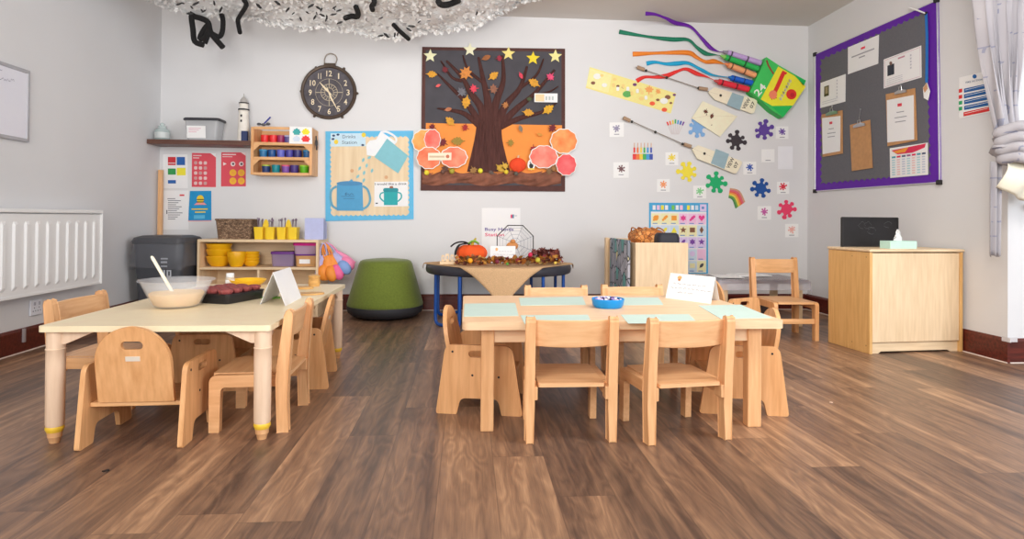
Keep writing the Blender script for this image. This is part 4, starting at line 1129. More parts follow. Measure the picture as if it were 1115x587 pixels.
# picture card leaning on the rack front
t = thing('jigsaw_card', 'white picture card with teal, yellow and red jigsaw figures on the rack', 'card', tuple(rk(327, 156)))
q = [(315.5, 137.5), (339.5, 138.5), (340, 156.8), (314.8, 156.4)]; pl = YP(RY-.008)
mb = MB(); mb.flat(pl, q, 0, .004, 0)
def blob(u, v, w, h, mi):
    mb.ink(pl, qrect(q, u-w, v-h, u+w, v+h), .0046, mi)
    for du, dv in ((0, -h), (w, 0), (-w, .0)):
        c_ = quad(*q, u+du, v+dv); mb.ink(pl, circ(c_[0], c_[1], 1.3, 10), .005, mi)
blob(.32, .32, .13, .16, 1); blob(.72, .30, .13, .15, 2); blob(.72, .72, .14, .16, 3); blob(.32, .72, .12, .14, 4)
obj('card', mb, [M_WHITE, P((60, 160, 160)), P((236, 220, 50)), P((230, 60, 60)), P((205, 215, 230))], t, world=True)
# bits on and beside the rack
mb = MB(); mb.tube([onY(286.5, 135.8, RY+.08), onY(294.5, 127.5, RY+.10)], [.006, .007], 8)
zz = min(v.z for v in mb.v)
tag(obj('marker_pen', mb, P((50, 60, 150), .4)), 'dark blue marker pen sloping up on top of the cup rack', 'pen')
mb = MB()
for (px, py, ry_) in ((282, 135.2, .10), (287, 135.8, .06), (292, 135, .09)): mb.ball(onY(px, py, RY+ry_), (.02, .014, .013), 10, 6)
mb.tube([onY(280, 135.6, RY+.09), onY(293, 135.8, RY+.09)], .006, 7)
tag(obj('hand_tool', mb, P((84, 86, 92), .4)), 'small dark metal tool lying on top of the cup rack', 'tool')
mb = MB(); xx = x1+.012
mb.tube(curve([(xx, RY+.09, rk(342, 147).z), (xx+.006, RY+.07, rk(342, 151).z), (xx+.004, RY+.10, rk(342, 156).z), (xx+.008, RY+.08, rk(342, 162).z)], 4), [.006]*5+[.011]*4+[.007]*4, 8)
mb.ball((xx+.004, RY+.085, rk(342, 155).z), (.011, .022, .03), 10, 7)
tag(obj('hanging_clip', mb, P((60, 62, 66), .4)), 'dark metal clip hanging on the right side of the cup rack', 'clip')

# posters below the shelf
def poster(name, label, cat, q, mats, draw=None, th=.002, pl=BW, group=None, solo=True):
    mb = MB(); mb.flat(pl, q, .0005, .0005+th, 0)
    if draw: draw(mb, q, pl, .0005+th+.0012)
    return tag(obj(name, mb, mats), label, cat, group)
C_R, C_B, C_G, C_Y = P((200, 50, 60)), P((40, 96, 170)), P((50, 150, 80)), P((240, 220, 60))
def d1(mb, q, pl, o):
    for u0, v0, u1, v1, mi in ((.2, .08, .52, .32, 1), (.56, .08, .9, .32, 2), (.2, .42, .52, .60, 3), (.56, .40, .92, .62, 4), (.2, .76, .52, .86, 2)):
        mb.ink(pl, qrect(q, u0, v0, u1, v1), o, mi)
    for v in (.25, .66): mb.ink(pl, qrect(q, .22, v, .5, v+.02), o+.0006, 0)
poster('notice_sheet', 'white sheet with red, blue, green and yellow squares below the floating shelf', 'poster', [(177.5, 168), (204, 168), (204.5, 205), (177.5, 205)], [M_PAPER, C_R, C_B, C_G, C_Y], d1)
def d2(mb, q, pl, o):
    mb.ink(pl, qrect(q, .66, .10, .84, .14), o, 2)
    for k in range(11): mb.ink(pl, qrect(q, .22 if k else .2, .2+.052*k, .5+.3*((k*37) % 10)/10, .2+.052*k+.017), o, 1)
    mb.ink(pl, qrect(q, .16, .5, .2, .6), o, 1)
poster('notice_sheet', 'white sheet of small grey text with a red mark, above the bin', 'poster', [(176.5, 207.5), (205.3, 207.5), (205.3, 250), (176.5, 250)], [M_PAPER, M_INK, P((214, 70, 80))], d2)
PINK = mat('coral_red_paper', (212, 76, 90), .6, var=.02)
def d3(mb, q, pl, o):
    mb.ink(pl, qrect(q, .05, .06, .4, .09), o, 1); mb.ink(pl, qrect(q, .05, .13, .3, .16), o, 1)
    for i in range(3):
        for j in range(5):
            c_ = quad(*q, .14+.2*i+.02, .29+.15*j); mb.ink(pl, rrect(c_[0], c_[1], 3.6, 3.6, 1.2, 3), o, 1 if (i+j) % 3 else 2)
    c0_, c1_, c2_ = quad(*q, .78, 0), quad(*q, 1.0, .0), quad(*q, 1.0, .12); mb.ink(pl, [c0_, c1_, c2_], o, 3)
poster('red_poster', 'coral red poster with three columns of pale squares', 'poster', [(209, 166.5), (235, 167), (235, 203.8), (208.8, 203.5)], [PINK, P((222, 190, 190)), P((200, 150, 150)), M_WHITE], d3)
def d4(mb, q, pl, o):
    mb.ink(pl, qrect(q, .05, .05, .6, .08), o, 1); mb.ink(pl, qrect(q, .05, .12, .45, .14), o, 1)
    for u in (.48, .82):
        c_ = quad(*q, u, .34); mb.ink(pl, circ(c_[0], c_[1], 2.6, 14), o, 1); mb.ink(pl, circ(c_[0]+.2, c_[1], 1.4, 10), o+.0006, 3)
        for v in (.6, .84): c_ = quad(*q, u, v); mb.ink(pl, circ(c_[0], c_[1], 3.8, 16), o, 2); mb.ink(pl, circ(c_[0], c_[1], 1.5, 10), o+.0006, 4)
    c_ = quad(*q, .14, .34); mb.ink(pl, [(c_[0]-1.6, c_[1]-2), (c_[0]+2.2, c_[1]), (c_[0]-1.6, c_[1]+2)], o, 1)
    mb.ink(pl, [quad(*q, .8, 0), quad(*q, 1, 0), quad(*q, 1, .1)], o, 1)
poster('red_poster', 'coral red poster with four orange-yellow circles, next to the cup rack', 'poster', [(241, 165.8), (267.5, 166), (267.6, 203), (240.6, 203)], [PINK, P((236, 214, 214)), P((244, 176, 50)), P((96, 84, 92)), P((234, 160, 60))], d4)
def d5(mb, q, pl, o):
    c_ = quad(*q, .5, .3); mb.ink(pl, [quad(*q, .22, .46), quad(*q, .5, .3), quad(*q, .8, .46)], o, 3)
    mb.ink(pl, circ(c_[0], c_[1]-1, 4, 18, 4.4), o+.0006, 1)
    for k in range(2): mb.ink(pl, qrect(q, .34, .27+.08*k, .66, .30+.08*k), o+.0012, 2)
    mb.ink(pl, qrect(q, .12, .58, .84, .62), o, 1); mb.ink(pl, qrect(q, .28, .68, .74, .72), o, 1); mb.ink(pl, qrect(q, .24, .80, .72, .92), o, 4); mb.ink(pl, qrect(q, .0, .975, 1, 1), o, 3)
poster('blue_poster', 'bright blue poster with a yellow and black blob, above the wicker basket', 'poster', [(206.8, 208), (230, 207.8), (229.6, 222), (230.2, 240.8), (204.8, 241), (206.8, 226)][:2]+[(230.2, 240.8), (204.8, 241)], [P((24, 140, 196)), P((244, 200, 50)), M_DARK, P((240, 150, 150)), P((90, 180, 220))], d5)

# ------------------------------------------------------------------ clock
cpx, cpy = 358.4, 100.6
CP = BW(cpx, cpy, 0); sc = (BW(cpx+10, cpy, 0)-CP).length/10          # metres per photo pixel here
t = thing('wall_clock', 'round dark metal wall clock with cream numerals and a loop on top', 'clock', (CP.x, D, CP.z-30*sc))
M_BRONZE = mat('dark_bronze', (76, 62, 52), .45, var=.2, scale=14, metal=.3)
rot = Matrix.Rotation(PI/2, 4, 'X')
def cl(prof, n=56):
    mb = MB(); mb.lathe([(r_*sc, -z) for r_, z in prof], (0, 0, 0), n, M=Matrix.Rotation(-PI/2, 4, 'X')); mb.v = [p+Vector((CP.x, D, CP.z)) for p in mb.v]; return mb
# profile: radius in photo pixels, distance from the wall in metres
mb = MB(); mb.lathe([(r_*sc, z) for r_, z in ((26, .002), (29.5, .002), (30.4, .012), (30, .03), (29.2, .036), (28, .036), (27, .032), (26.6, .022), (25, .02))], n=64, M=rot)
mb.v = [p+Vector((CP.x, D, CP.z)) for p in mb.v]; obj('rim', mb, M_BRONZE, t, world=True)
mb = MB(); mb.lathe([(r_*sc, z) for r_, z in ((0, .002), (26.6, .002), (26.6, .022), (0, .022))], n=64, M=rot)
mb.v = [p+Vector((CP.x, D, CP.z)) for p in mb.v]; obj('dial', mb, mat('slate_dial', (82, 78, 84), .7, var=.25, scale=26), t, world=True)
M_CRM = P((226, 212, 182))
mb = MB(); f = .0228
for i in range(12):
    a = R(30*(i+1)); x, y = cpx+20.6*math.sin(a), cpy-20.6*math.cos(a); s = str(i+1); w = 2.7*len(s)+.8 if s not in ('1', '11') else 1.3+2.0*(len(s)-1)
    mb.text(BW, s, (x-w/2, y+3.1), (x+w/2, y+3.1), 6.2, f, 0, .01)
obj('numerals', mb, M_CRM, t, world=True)
mb = MB()
for r0, r1 in ((14.6, 14.95), (8.6, 9.3), (4.4, 5.0)):
    n = 60
    for i in range(n):
        a, b = 2*PI*i/n, 2*PI*(i+1)/n
        mb.ink(BW, [(cpx+r0*math.cos(a), cpy+r0*math.sin(a)), (cpx+r1*math.cos(a), cpy+r1*math.sin(a)), (cpx+r1*math.cos(b), cpy+r1*math.sin(b)), (cpx+r0*math.cos(b), cpy+r0*math.sin(b))], f, 0)
for i in range(16):
    a = 2*PI*i/16; r0, r1 = (5, 14.6) if i % 4 == 0 else (4.8, 8.7)
    mb.ink(BW, strip([(cpx+r0*math.cos(a), cpy+r0*math.sin(a)), (cpx+r1*math.cos(a), cpy+r1*math.sin(a))], .9 if i % 4 == 0 else .6), f, 0)
obj('dial_ornament', mb, P((176, 164, 142)), t, world=True)
mb = MB(); mb.flat(BW, strip([(cpx+2.4, cpy+2.6), (cpx-4, cpy-4), (cpx-10.5, cpy-11.2)], [1, 2.4, .4]), .027, .029); obj('hour_hand', mb, M_CRM, t, world=True)
mb = MB(); mb.flat(BW, strip([(cpx-2.4, cpy-5), (cpx+2, cpy+6), (cpx+9.6, cpy+20)], [1, 1.9, .4]), .030, .032); obj('minute_hand', mb, M_CRM, t, world=True)
mb = MB()
for ang_ in (0, 60, 120, 180, 240, 300):
    a = R(ang_+2); p = BW(cpx+30.4*math.cos(a), cpy+30.4*math.sin(a), .025); mb.ball(p, (.013, .014, .013), 10, 6)
obj('rim_stud', mb, M_BRONZE, t, world=True)
mb = MB(); a, b = BW(353.5, 69.5, .01), BW(365, 73, .04); mb.box((a+b)/2, (abs(b.x-a.x), .035, abs(a.z-b.z))); obj('loop_mount', mb, M_BRONZE, t, world=True)
mb = MB(); mb.tube([BW(x, y, .025) for x, y in curve([(353.6, 70), (353.3, 65), (355.5, 60), (360, 58.4), (364.8, 60), (366.8, 64.5), (365, 70)], 4)], .0055, 8); obj('loop', mb, P((150, 140, 130), .4), t, world=True)

# ------------------------------------------------------------------ blue drinks board
t = wall_thing('drinks_display', 'square light blue display board with jug and cup cut-outs, titled Drinks Station', 'display board', BW, 402, 240)
q = [(354.4, 143), (450, 142.3), (450.3, 238.8), (354.4, 240.8)]
mb = MB(); mb.flat(BW, q, .0006, .012); obj('board', mb, P((92, 178, 220)), t, world=True)
sc_ = []
nS = 16
iq = [(360.8, 150.2), (444, 149.8), (444.2, 233.4), (361.4, 234)]
for e in range(4):
    a, b = iq[e], iq[(e+1) % 4]
    for k in range(nS):
        for j in range(4):
            u = (k+j/4)/nS; nx, ny = (b[1]-a[1]), -(b[0]-a[0]); l = math.hypot(nx, ny); h = 1.5*abs(math.sin(PI*j/4))
            sc_.append((a[0]+(b[0]-a[0])*u+nx/l*h, a[1]+(b[1]-a[1])*u+ny/l*h))
M_PINEP = wood('pine_print', (228, 208, 176), (216, 192, 156), 'z', .7, .5)
mb = MB(); mb.flat(BW, sc_, .0125, .0145); o = obj('pine_backing', mb, M_PINEP, t, world=True)
mb = MB()
for x, y in ((383.3, 186), (420.5, 193)): mb.ink(BW, circ(x, y, 2, 14), .0150, 0)
obj('knot', mb, P((206, 160, 120)), o, world=True)
C_TEAL, C_JUG, C_CUP = P((124, 184, 196)), P((226, 228, 234)), P((76, 152, 196))
mb = MB(); mb.flat(BW, [(360, 145.2), (398, 145), (398.2, 159.2), (360.2, 159.6)], .0155, .0175, 0)
for x, y in ((363.3, 147.7), (368, 146.6), (362.6, 151.4), (395, 158)): mb.ink(BW, circ(x, y, 1.7, 10, 1.2), .018, 1)
for x, y in ((366, 154.5), (396, 147)): mb.ink(BW, circ(x, y, 2.4, 12, 2.6), .018, 2)
mb.text(BW, 'Drinks', (373, 150.6), (387, 150.4), 3.6, .0184, 3); mb.text(BW, 'Station', (372.4, 156.8), (388.6, 156.6), 3.6, .0184, 3)
obj('title_card', mb, [P((190, 216, 236)), P((40, 64, 104)), P((226, 200, 60)), P((72, 92, 108))], t, world=True)
mb = MB(); mb.flat(BW, [(414.5, 143), (432, 155), (426, 161), (407, 170), (399.6, 169), (398.6, 158), (402.5, 153), (409.5, 152)], .016, .018, 0); jug = obj('jug_spout', mb, C_JUG, t, world=True)
mb = MB(); mb.flat(BW, [(421.5, 150.8), (444.4, 169.6), (433.5, 188.8), (407.6, 171)], .0185, .0205, 0); obj('jug_body', mb, C_TEAL, t, world=True)
mb = MB(); mb.flat(BW, strip(curve([(415, 144), (421, 143.6), (429, 147.8), (431.5, 152), (430.5, 155.5)], 4), 2.2), .0215, .0235, 0); obj('jug_handle', mb, C_JUG, t, world=True)
rg = random.Random(4)
for x, y, a in ((395.5, 174.4, 20), (391.6, 183.5, 30), (399.2, 180.5, 10), (396.4, 188.4, 15), (389.5, 192.3, 40), (402, 171.6, 60), (406, 166, 60), (405, 186, 20), (396, 196.5, 20)):
    mb = MB(); mb.flat(BW, leafp(x, y, 2.7, a, 2)[:8]+leafp(x, y, 2.7, a, 2)[8:], .016, .0175, 0); obj('water_drop', mb, C_TEAL, t, world=True)
mb = MB(); mb.flat(BW, [(366.8, 201), (394.5, 199), (395.6, 229.6), (366.6, 229.4)], .016, .019, 0); cupo = obj('cup_body', mb, C_CUP, t, world=True)
mb = MB(); mb.flat(BW, circ(380.6, 199.8, 14.2, 24, 2.6), .0195, .021, 0); obj('cup_lid', mb, P((70, 134, 180)), t, world=True)
mb = MB(); mb.flat(BW, [(379, 198), (383, 195), (385, 198)], .0215, .023, 0); obj('cup_spout', mb, C_CUP, t, world=True)
for pth in ([(366.5, 203), (361, 207), (360, 216), (362, 224), (367, 227.5)], [(395, 202.5), (400.5, 207), (403, 217), (400.5, 224), (395.5, 227.5)]):
    mb = MB(); mb.flat(BW, strip(curve(pth, 5), 2.4), .016, .019, 0); obj('cup_handle', mb, P((96, 156, 184)), t, world=True)
mb = MB()
mb.ink(BW, strip(curve([(375.5, 211.5), (377.5, 209.6), (376, 212.8), (379, 211), (380.5, 212.6), (382.5, 210.8), (385, 212.4)], 3), .6), .0196, 0); mb.ink(BW, rect(371.5, 213.6, 386, 214.1), .0196, 0); mb.ink(BW, rect(374, 216, 386, 216.5), .0196, 0)
obj('cup_lettering', mb, P((52, 100, 140)), cupo, world=True)
mb = MB(); mb.flat(BW, [(407.6, 198), (444, 197.6), (444.4, 224.6), (407.4, 225)], .016, .018, 0)
mb.text(BW, 'I would like a drink', (408.2, 201.6), (443, 201.2), 2.4, .0188, 1, .012)
mb.ink(BW, rect(418, 206.2, 433, 223.4), .0188, 2); mb.ink(BW, rrect(425.5, 207, 16.6, 4.4, 2), .0192, 4)
for s in (-1, 1): mb.ink(BW, strip(curve([(425.5+s*7.5, 209.5), (425.5+s*11, 211), (425.5+s*11.4, 215.5), (425.5+s*7.5, 219.5)], 4), 1.5), .0192, 2)
mb.ink(BW, [(424, 205), (424.6, 202.6), (427.6, 202.6), (428.4, 205)], .0194, 3); mb.ink(BW, rect(409, 220.8, 411.4, 222), .019, 1)
obj('picture_card', mb, [M_PAPER, P((50, 50, 66)), P((30, 160, 166)), P((150, 90, 70)), P((24, 136, 146))], t, world=True)

# ------------------------------------------------------------------ autumn tree board
t = wall_thing('autumn_display', 'large square dark display board with a brown paper tree over orange, stars and leaves', 'display board', BW, 537, 208)
Q = [(459.7, 51), (615.3, 53), (615.3, 208.6), (458, 207.5)]
mb = MB(); mb.flat(BW, Q, .0006, .014); obj('board', mb, mat('chocolate_card', (84, 52, 48), .8, var=.12, scale=24), t, world=True)
def ins(u, v): return quad(*Q, u, v)
mb = MB(); mb.flat(BW, [ins(.025, .022), ins(.975, .022), ins(.975, .96), ins(.025, .96)], .0145, .0155); obj('charcoal_backing', mb, mat('charcoal_paper', (74, 72, 78), .85, var=.08, scale=8), t, world=True)
mb = MB(); mb.flat(BW, [(463.8, 134), (612, 136.4), (612.4, 192), (462, 191)], .016, .017); obj('orange_backing', mb, mat('orange_paper', (250, 142, 62), .7, var=.05, scale=8), t, world=True)
M_BARK = mat('brown_crepe', (78, 46, 42), .9, var=.25, scale=6, stretch=(12, 12, 1.5), bump=.5)
def limb(mb, pts, ws):
    P_ = curve(pts, 5); W_ = [ws[0]+(ws[1]-ws[0])*i/(len(P_)-1) for i in range(len(P_))]
    W_ = [q_*.8 for q_ in W_]; ls = []
    for i, p in enumerate(P_):
        a = P_[max(i-1, 0)]; b = P_[min(i+1, len(P_)-1)]; dx, dy = b[0]-a[0], b[1]-a[1]; l = math.hypot(dx, dy); w = W_[i]/2
        ls.append([BW(p[0]-dy/l*w*c_, p[1]+dx/l*w*c_, .0175+o_) for c_, o_ in ((1, 0), (.7, .01), (.2, .016), (-.3, .012), (-.75, .009), (-1, 0))])
    mb.loft(ls, 0, cap=True, sm=True)
mb = MB()
tl = curve([(519.5, 132), (517, 150), (513, 168), (508.5, 187)], 6); tr = curve([(546.5, 132), (547, 150), (550.5, 168), (555.5, 187)], 6)
ls = []
for i, (a, b) in enumerate(zip(tl, tr)):
    n = 18; ls.append([BW(a[0]+(b[0]-a[0])*k/n, a[1]+(b[1]-a[1])*k/n, .0172+.03*math.sin(PI*k/n)**.6+.004*math.sin(k*2.7+i*.15)) for k in range(n+1)])
for i in range(len(ls)-1): mb.add(ls[i]+ls[i+1], [(k, k+1, k+1+n+1, k+n+1) for k in range(n)], 0, True)
for pts, w in (([(528, 136), (524, 118), (512, 100), (503, 84), (486, 66)], (13, 3)), ([(532, 136), (531, 110), (526, 86), (521, 62)], (14, 3)), ([(536, 136), (540, 112), (548, 88), (547, 60)], (14, 3)),
               ([(541, 136), (551, 114), (566, 96), (574, 72)], (13, 3)), ([(543, 138), (563, 118), (582, 102), (604, 76)], (11, 3)), ([(545, 138), (568, 128), (590, 122), (606, 112)], (9, 2)),
               ([(523, 138), (506, 124), (490, 120), (476, 118)], (9, 2)), ([(524, 136), (508, 112), (492, 96), (476, 80)], (10, 2)), ([(503, 88), (492, 84), (480, 66)], (5, 2)), ([(566, 96), (584, 82), (592, 64)], (5, 2)), ([(526, 90), (510, 76), (504, 60)], (5, 2)), ([(582, 104), (598, 100), (608, 94)], (4, 1.5))):
    limb(mb, pts, w)
obj('paper_tree', mb, M_BARK, t, world=True)
M_GROUND = mat('crumpled_brown_paper', (132, 84, 66), .85, var=.25, scale=14, bump=.4)
rg = random.Random(13)
mb = MB()
def grnd(u, v):
    x = 459.5+151.5*u; y0 = 187+1.5*math.sin(u*26); y1 = 200.5+1.6*math.sin(u*17)+1.5*u
    return BW(x, y0+(y1-y0)*v, .018+.022*math.sin(PI*v)*(1+.5*math.sin(u*55+v*7))+.006*math.sin(v*16+u*40))
mb.grid(grnd, 70, 12); obj('paper_ground', mb, M_GROUND, t, world=True)
STC = [(244, 232, 190), (240, 230, 196), (240, 214, 130), (240, 204, 40), (240, 222, 150)]
for (x, y), c_ in zip(((468.4, 60.8), (511.7, 54), (553.6, 58.3), (580.4, 63.4), (604.7, 61.2)), STC):
    mb = MB(); mb.flat(BW, star(x, y, 7.6, 3.4, 5, -88), .019, .024); obj('star', mb, P(c_), t, world=True)
MUS, BRN, DRD, CRI, GRY, OLV, PNK = (206, 148, 46), (150, 92, 52), (110, 32, 40), (212, 64, 84), (108, 106, 114), (150, 124, 50), (226, 90, 90)
def z5(x, y): return (450+x/5.868, 45+y/5.868)
def z6(x, y): return (440+x/5.575, 125+y/5.575)
LV = [(z5(118, 210), 6, MUS, 0), (z5(205, 180), 4.4, DRD, 1), (z5(160, 283), 3.2, PNK, 2), (z5(338, 205), 8.6, (200, 128, 60), 1), (z5(465, 105), 5.6, BRN, 2), (z5(548, 108), 4, (150, 40, 60), 1), (z5(513, 220), 6.4, MUS, 0), (z5(510, 305), 6, (140, 92, 70), 1),
      (z5(388, 302), 5.4, CRI, 1), (z5(308, 325), 6, GRY, 1), (z5(338, 388), 7.4, MUS, 0), (z5(222, 435), 4.4, (176, 110, 76), 2), (z5(587, 407), 4.4, (170, 110, 60), 1), (z5(688, 218), 4, CRI, 2), (z5(772, 265), 7, MUS, 0), (z5(878, 225), 5.2, (214, 70, 110), 1), (z5(742, 370), 3.4, (70, 80, 50), 1),
      (z5(735, 455), 6.4, MUS, 0), (z5(862, 435), 7.2, (212, 160, 40), 0), (z6(280, 40), 6.6, MUS, 0), (z6(172, 75), 4.4, DRD, 1), (z6(372, 78), 4.6, (160, 40, 40), 1), (z6(238, 168), 5.4, DRD, 1), (z6(325, 160), 7.4, OLV, 0), (z6(708, 85), 4.4, (130, 116, 100), 2), (z6(825, 120), 3.6, (206, 140, 60), 2),
      (z6(645, 170), 4.6, OLV, 1), (z6(902, 82), 5.4, DRD, 1), (z6(787, 205), 4.8, (150, 36, 44), 1), (z6(910, 205), 6.6, (96, 24, 36), 1), (z6(250, 325), 4.6, (90, 60, 50), 1), (z6(420, 335), 5, (150, 110, 60), 1), (z6(585, 325), 6, (190, 150, 50), 0), (z6(610, 310), 5, (200, 160, 60), 1), (z6(880, 340), 5, (120, 90, 60), 1), (z6(910, 325), 4.6, (150, 104, 60), 0), (z6(530, 350), 4, (90, 76, 70), 2)]
for i, ((x, y), r_, c_, k) in enumerate(LV):
    mb = MB(); mb.flat(BW, leafp(x, y, r_, rg.uniform(0, 360), k), .044, .047); obj('leaf', mb, mat('leaf_%d_%d_%d' % c_, c_, .7, var=.16, scale=40), t, world=True)
for (x, y), r_, c_ in ((z6(137, 352), 2.8, (236, 214, 60)), (z6(290, 342), 3.2, (170, 160, 60)), (z6(463, 340), 2.9, (226, 220, 60)), (z6(620, 347), 2.6, (226, 200, 60)), (z6(680, 357), 2.6, (96, 90, 80)), (z6(235, 345), 2.5, (110, 80, 70))):
    mb = MB(); mb.ball(BW(x, y, .05), r_*sc, 12, 8); obj('pompom', mb, P(c_), t, world=True)
# painted paper pumpkins with white rims
def pumpkin(x, y, rx_, ry_, c_, off, pleats=5):
    mb = MB(); out = []
    for i in range(48):
        a = 2*PI*i/48; k = 1+.035*math.cos(a*pleats*2)
        out.append((x+rx_*k*math.cos(a), y+ry_*k*math.sin(a)))
    mb.flat(BW, out, off, off+.003, 0); o = obj('paper_pumpkin', mb, P((246, 232, 226)), t, world=True)
    mb = MB(); mb.ink(BW, [(x+(p[0]-x)*.935, y+(p[1]-y)*.935) for p in out], off+.0038, 0); obj('paint', mb, mat('pumpkin_paint_%d_%d_%d' % c_, c_, .7, scale=11, c2=(min(255, c_[0]+8), min(255, c_[1]+44), min(255, c_[2]+40))), o, world=True)
pumpkin(*z6(128, 160), 14.5, 13.2, (246, 140, 70), .048); pumpkin(*z6(172, 150), 9, 11.5, (236, 96, 84), .053)
pumpkin(*z6(150, 262), 13.6, 12.2, (240, 104, 70), .058); pumpkin(*z6(302, 258), 15, 11.6, (240, 110, 84), .063)
pumpkin(*z6(970, 160), 15, 13.8, (240, 120, 60), .048); pumpkin(*z6(848, 255), 15.6, 12.6, (236, 110, 96), .056); pumpkin(*z6(985, 303), 11.2, 12, (226, 70, 76), .062)
mb = MB(); x, y = z6(690, 305); c_ = BW(x, y, .05); mb.ball((0, 0, 0), (9.8*sc, .03, 8.6*sc), 32, 10, fn=lambda p: p*(1-.09*abs(math.sin(math.atan2(p.z, p.x)*1)*0)-.08*abs(math.sin(p.x*7)))); mb.v = [p+c_ for p in mb.v]
o = obj('tissue_pumpkin', mb, mat('red_orange_tissue', (232, 70, 34), .8, var=.15, scale=20), t, world=True)
mb = MB(); mb.tube([BW(x, y-7, .05), BW(x+1, y-10.5, .052)], .010, 7); obj('stalk', mb, P((226, 190, 150)), o, world=True)
mb = MB(); x, y = z6(772, 303); mb.flat(BW, circ(x, y, 4, 16, 6), .05, .053, 0); mb.ink(BW, circ(x, y+1.2, 2.4, 12, 3), .0536, 1); mb.ink(BW, circ(x-1.2, y-2.4, .7, 8), .0536, 1); mb.ink(BW, circ(x+1.2, y-2.4, .7, 8), .0536, 1); mb.ink(BW, rect(x-3.4, y+3.8, x+3.4, y+5.8), .0538, 2)
obj('little_ghost', mb, [M_WHITE, M_DARK, P((232, 190, 60))], t, world=True)
mb = MB(); mb.flat(BW, [(582, 101.6), (607.2, 101.8), (607, 111.6), (581.8, 111.2)], .044, .046, 0); mb.ink(BW, rect(583, 102.6, 592.6, 110.4), .0466, 1)
for k in range(3): mb.ink(BW, rect(594+k*3.4, 105, 596+k*3.4, 109), .0466, 2)
obj('word_label', mb, [M_PAPER, P((240, 204, 160)), P((180, 190, 190))], t, world=True)
mb = MB(); mb.flat(BW, [(466, 166.6), (491.6, 166.2), (491.4, 174.4), (466, 174.6)], .068, .070, 0)
mb.ink(BW, rect(467.4, 169.6, 484, 171.6), .0706, 1); mb.ink(BW, circ(487.4, 170.4, 2, 12), .0706, 2)
obj('word_label', mb, [P((238, 220, 196)), P((206, 180, 150)), P((196, 110, 80))], t, world=True)

# ------------------------------------------------------------------ Busy Hands sign
def d6(mb, q, pl, o):
    mb.text(pl, 'Busy Hands', (528, 251.3), (559.2, 251.3), 3.4, o, 1, .014); mb.text(pl, 'Station', (528, 257.2), (549, 257.2), 3.4, o, 2, .014)
    mb.ink(pl, rect(556, 233.6, 557.8, 237.6), o, 2); mb.ink(pl, rect(557.8, 233.6, 559.6, 237.6), o, 3); mb.ink(pl, rect(560.2, 234.6, 563, 235.4), o, 4)
poster('station_sign', 'white paper sign reading Busy Hands Station above the craft table', 'sign', [(524.5, 226.5), (566.6, 226.5), (566.6, 284), (524.5, 284)], [M_PAPER, P((84, 60, 140)), P((220, 70, 110)), P((60, 120, 150)), P((170, 170, 176))], d6)

# ------------------------------------------------------------------ giant crayons with ribbons
def z2(x, y): return (630+x/4.192, y/4.192)
def zc(x, y): return (740+x/5.867, 40+y/5.867)
def z3(x, y): return (640+x/3.912, 110+y/3.912)
def crayon(lab, a, b, c_, tip, rib, rc, w=17, off=.05):
    ex, ey, fx_, fy_ = 555, 130, -105, 222                  # open edge of the box
    dx, dy = b[0]-a[0], b[1]-a[1]; k_ = ((ex-a[0])*fy_-(ey-a[1])*fx_)/(dx*fy_-dy*fx_)
    b = (a[0]+dx*(k_-.06), a[1]+dy*(k_-.06))
    a, b = zc(*a), zc(*b); A, B = BW(*a, off), BW(*b, off); dv = (B-A); L_ = dv.length; dv.normalize()
    t = thing('paper_crayon', lab, 'crayon', tuple((A+B)/2), group='paper crayons in the green and yellow box')
    r_ = 3.3*sc
    mb = MB(); mb.tube([A+dv*(.12*L_), B], r_, 14); obj('wrapper', mb, P(c_), t, world=True)
    mb = MB(); mb.tube([A, A+dv*.01, A+dv*(.12*L_)], [r_*.35, r_*.4, r_*.78], 12); obj('tip', mb, P(tip), t, world=True)
    dk = tuple(int(v*.45) for v in c_)
    for k in (.2, .62):
        mb = MB(); mb.tube([A+dv*(k*L_), A+dv*((k+.04)*L_)], r_*1.04, 14); obj('dark_band', mb, P(dk), t, world=True)
    path = curve([z2(*p) for p in rib]+[(a[0]+1, a[1]+.3)], 6); n = len(path)
    mb = MB()
    ls = []
    for i, p in enumerate(path):
        q_ = path[max(i-1, 0)]; s_ = path[min(i+1, n-1)]; dx, dy = s_[0]-q_[0], s_[1]-q_[1]; l = math.hypot(dx, dy) or 1
        ww = (w/4.192)/2*(1 if i < n*.72 else max(.22, 1-(i-n*.72)/(n*.22)))*(.8+.2*math.cos(i*.35))
        u_ = i/n; base = .006+.010*u_+.003*math.sin(i*.5)+max(0, (u_-.84)/.16)*(off-.02)+(.36*max(0, 1-i/(n*.42)) if rc[2] == 160 else 0)
        tw = .003*math.sin(i*.45)
        ls.append((BW(p[0]-dy/l*ww, p[1]+dx/l*ww, base-tw), BW(p[0]+dy/l*ww, p[1]-dx/l*ww, base+tw)))
    mb.add([p for pr_ in ls for p in pr_], [(2*i, 2*i+1, 2*i+3, 2*i+2) for i in range(len(ls)-1)], 0, True)
    obj('ribbon', mb, P(rc), t, world=True, solid=.0015)
crayon('lilac paper crayon trailing a purple ribbon, uppermost of the five', (276, 94), (560, 182), (190, 160, 214), (140, 130, 150), [(305, 62), (350, 66), (400, 84), (440, 104), (510, 122), (560, 172), (600, 216), (636, 234)], (104, 24, 160), 19, .045)
crayon('green paper crayon trailing a dark green ribbon', (262, 120), (535, 218), (40, 176, 84), (130, 196, 96), [(185, 145), (270, 160), (350, 172), (430, 180), (500, 182), (540, 216), (580, 244), (625, 250)], (20, 120, 90), 20, .075)
crayon('peach paper crayon trailing an orange ribbon', (290, 172), (512, 260), (244, 160, 110), (226, 130, 80), [(247, 247), (320, 244), (400, 241), (500, 241), (540, 262), (580, 282), (620, 280), (660, 290)], (246, 130, 40), 22, .07)
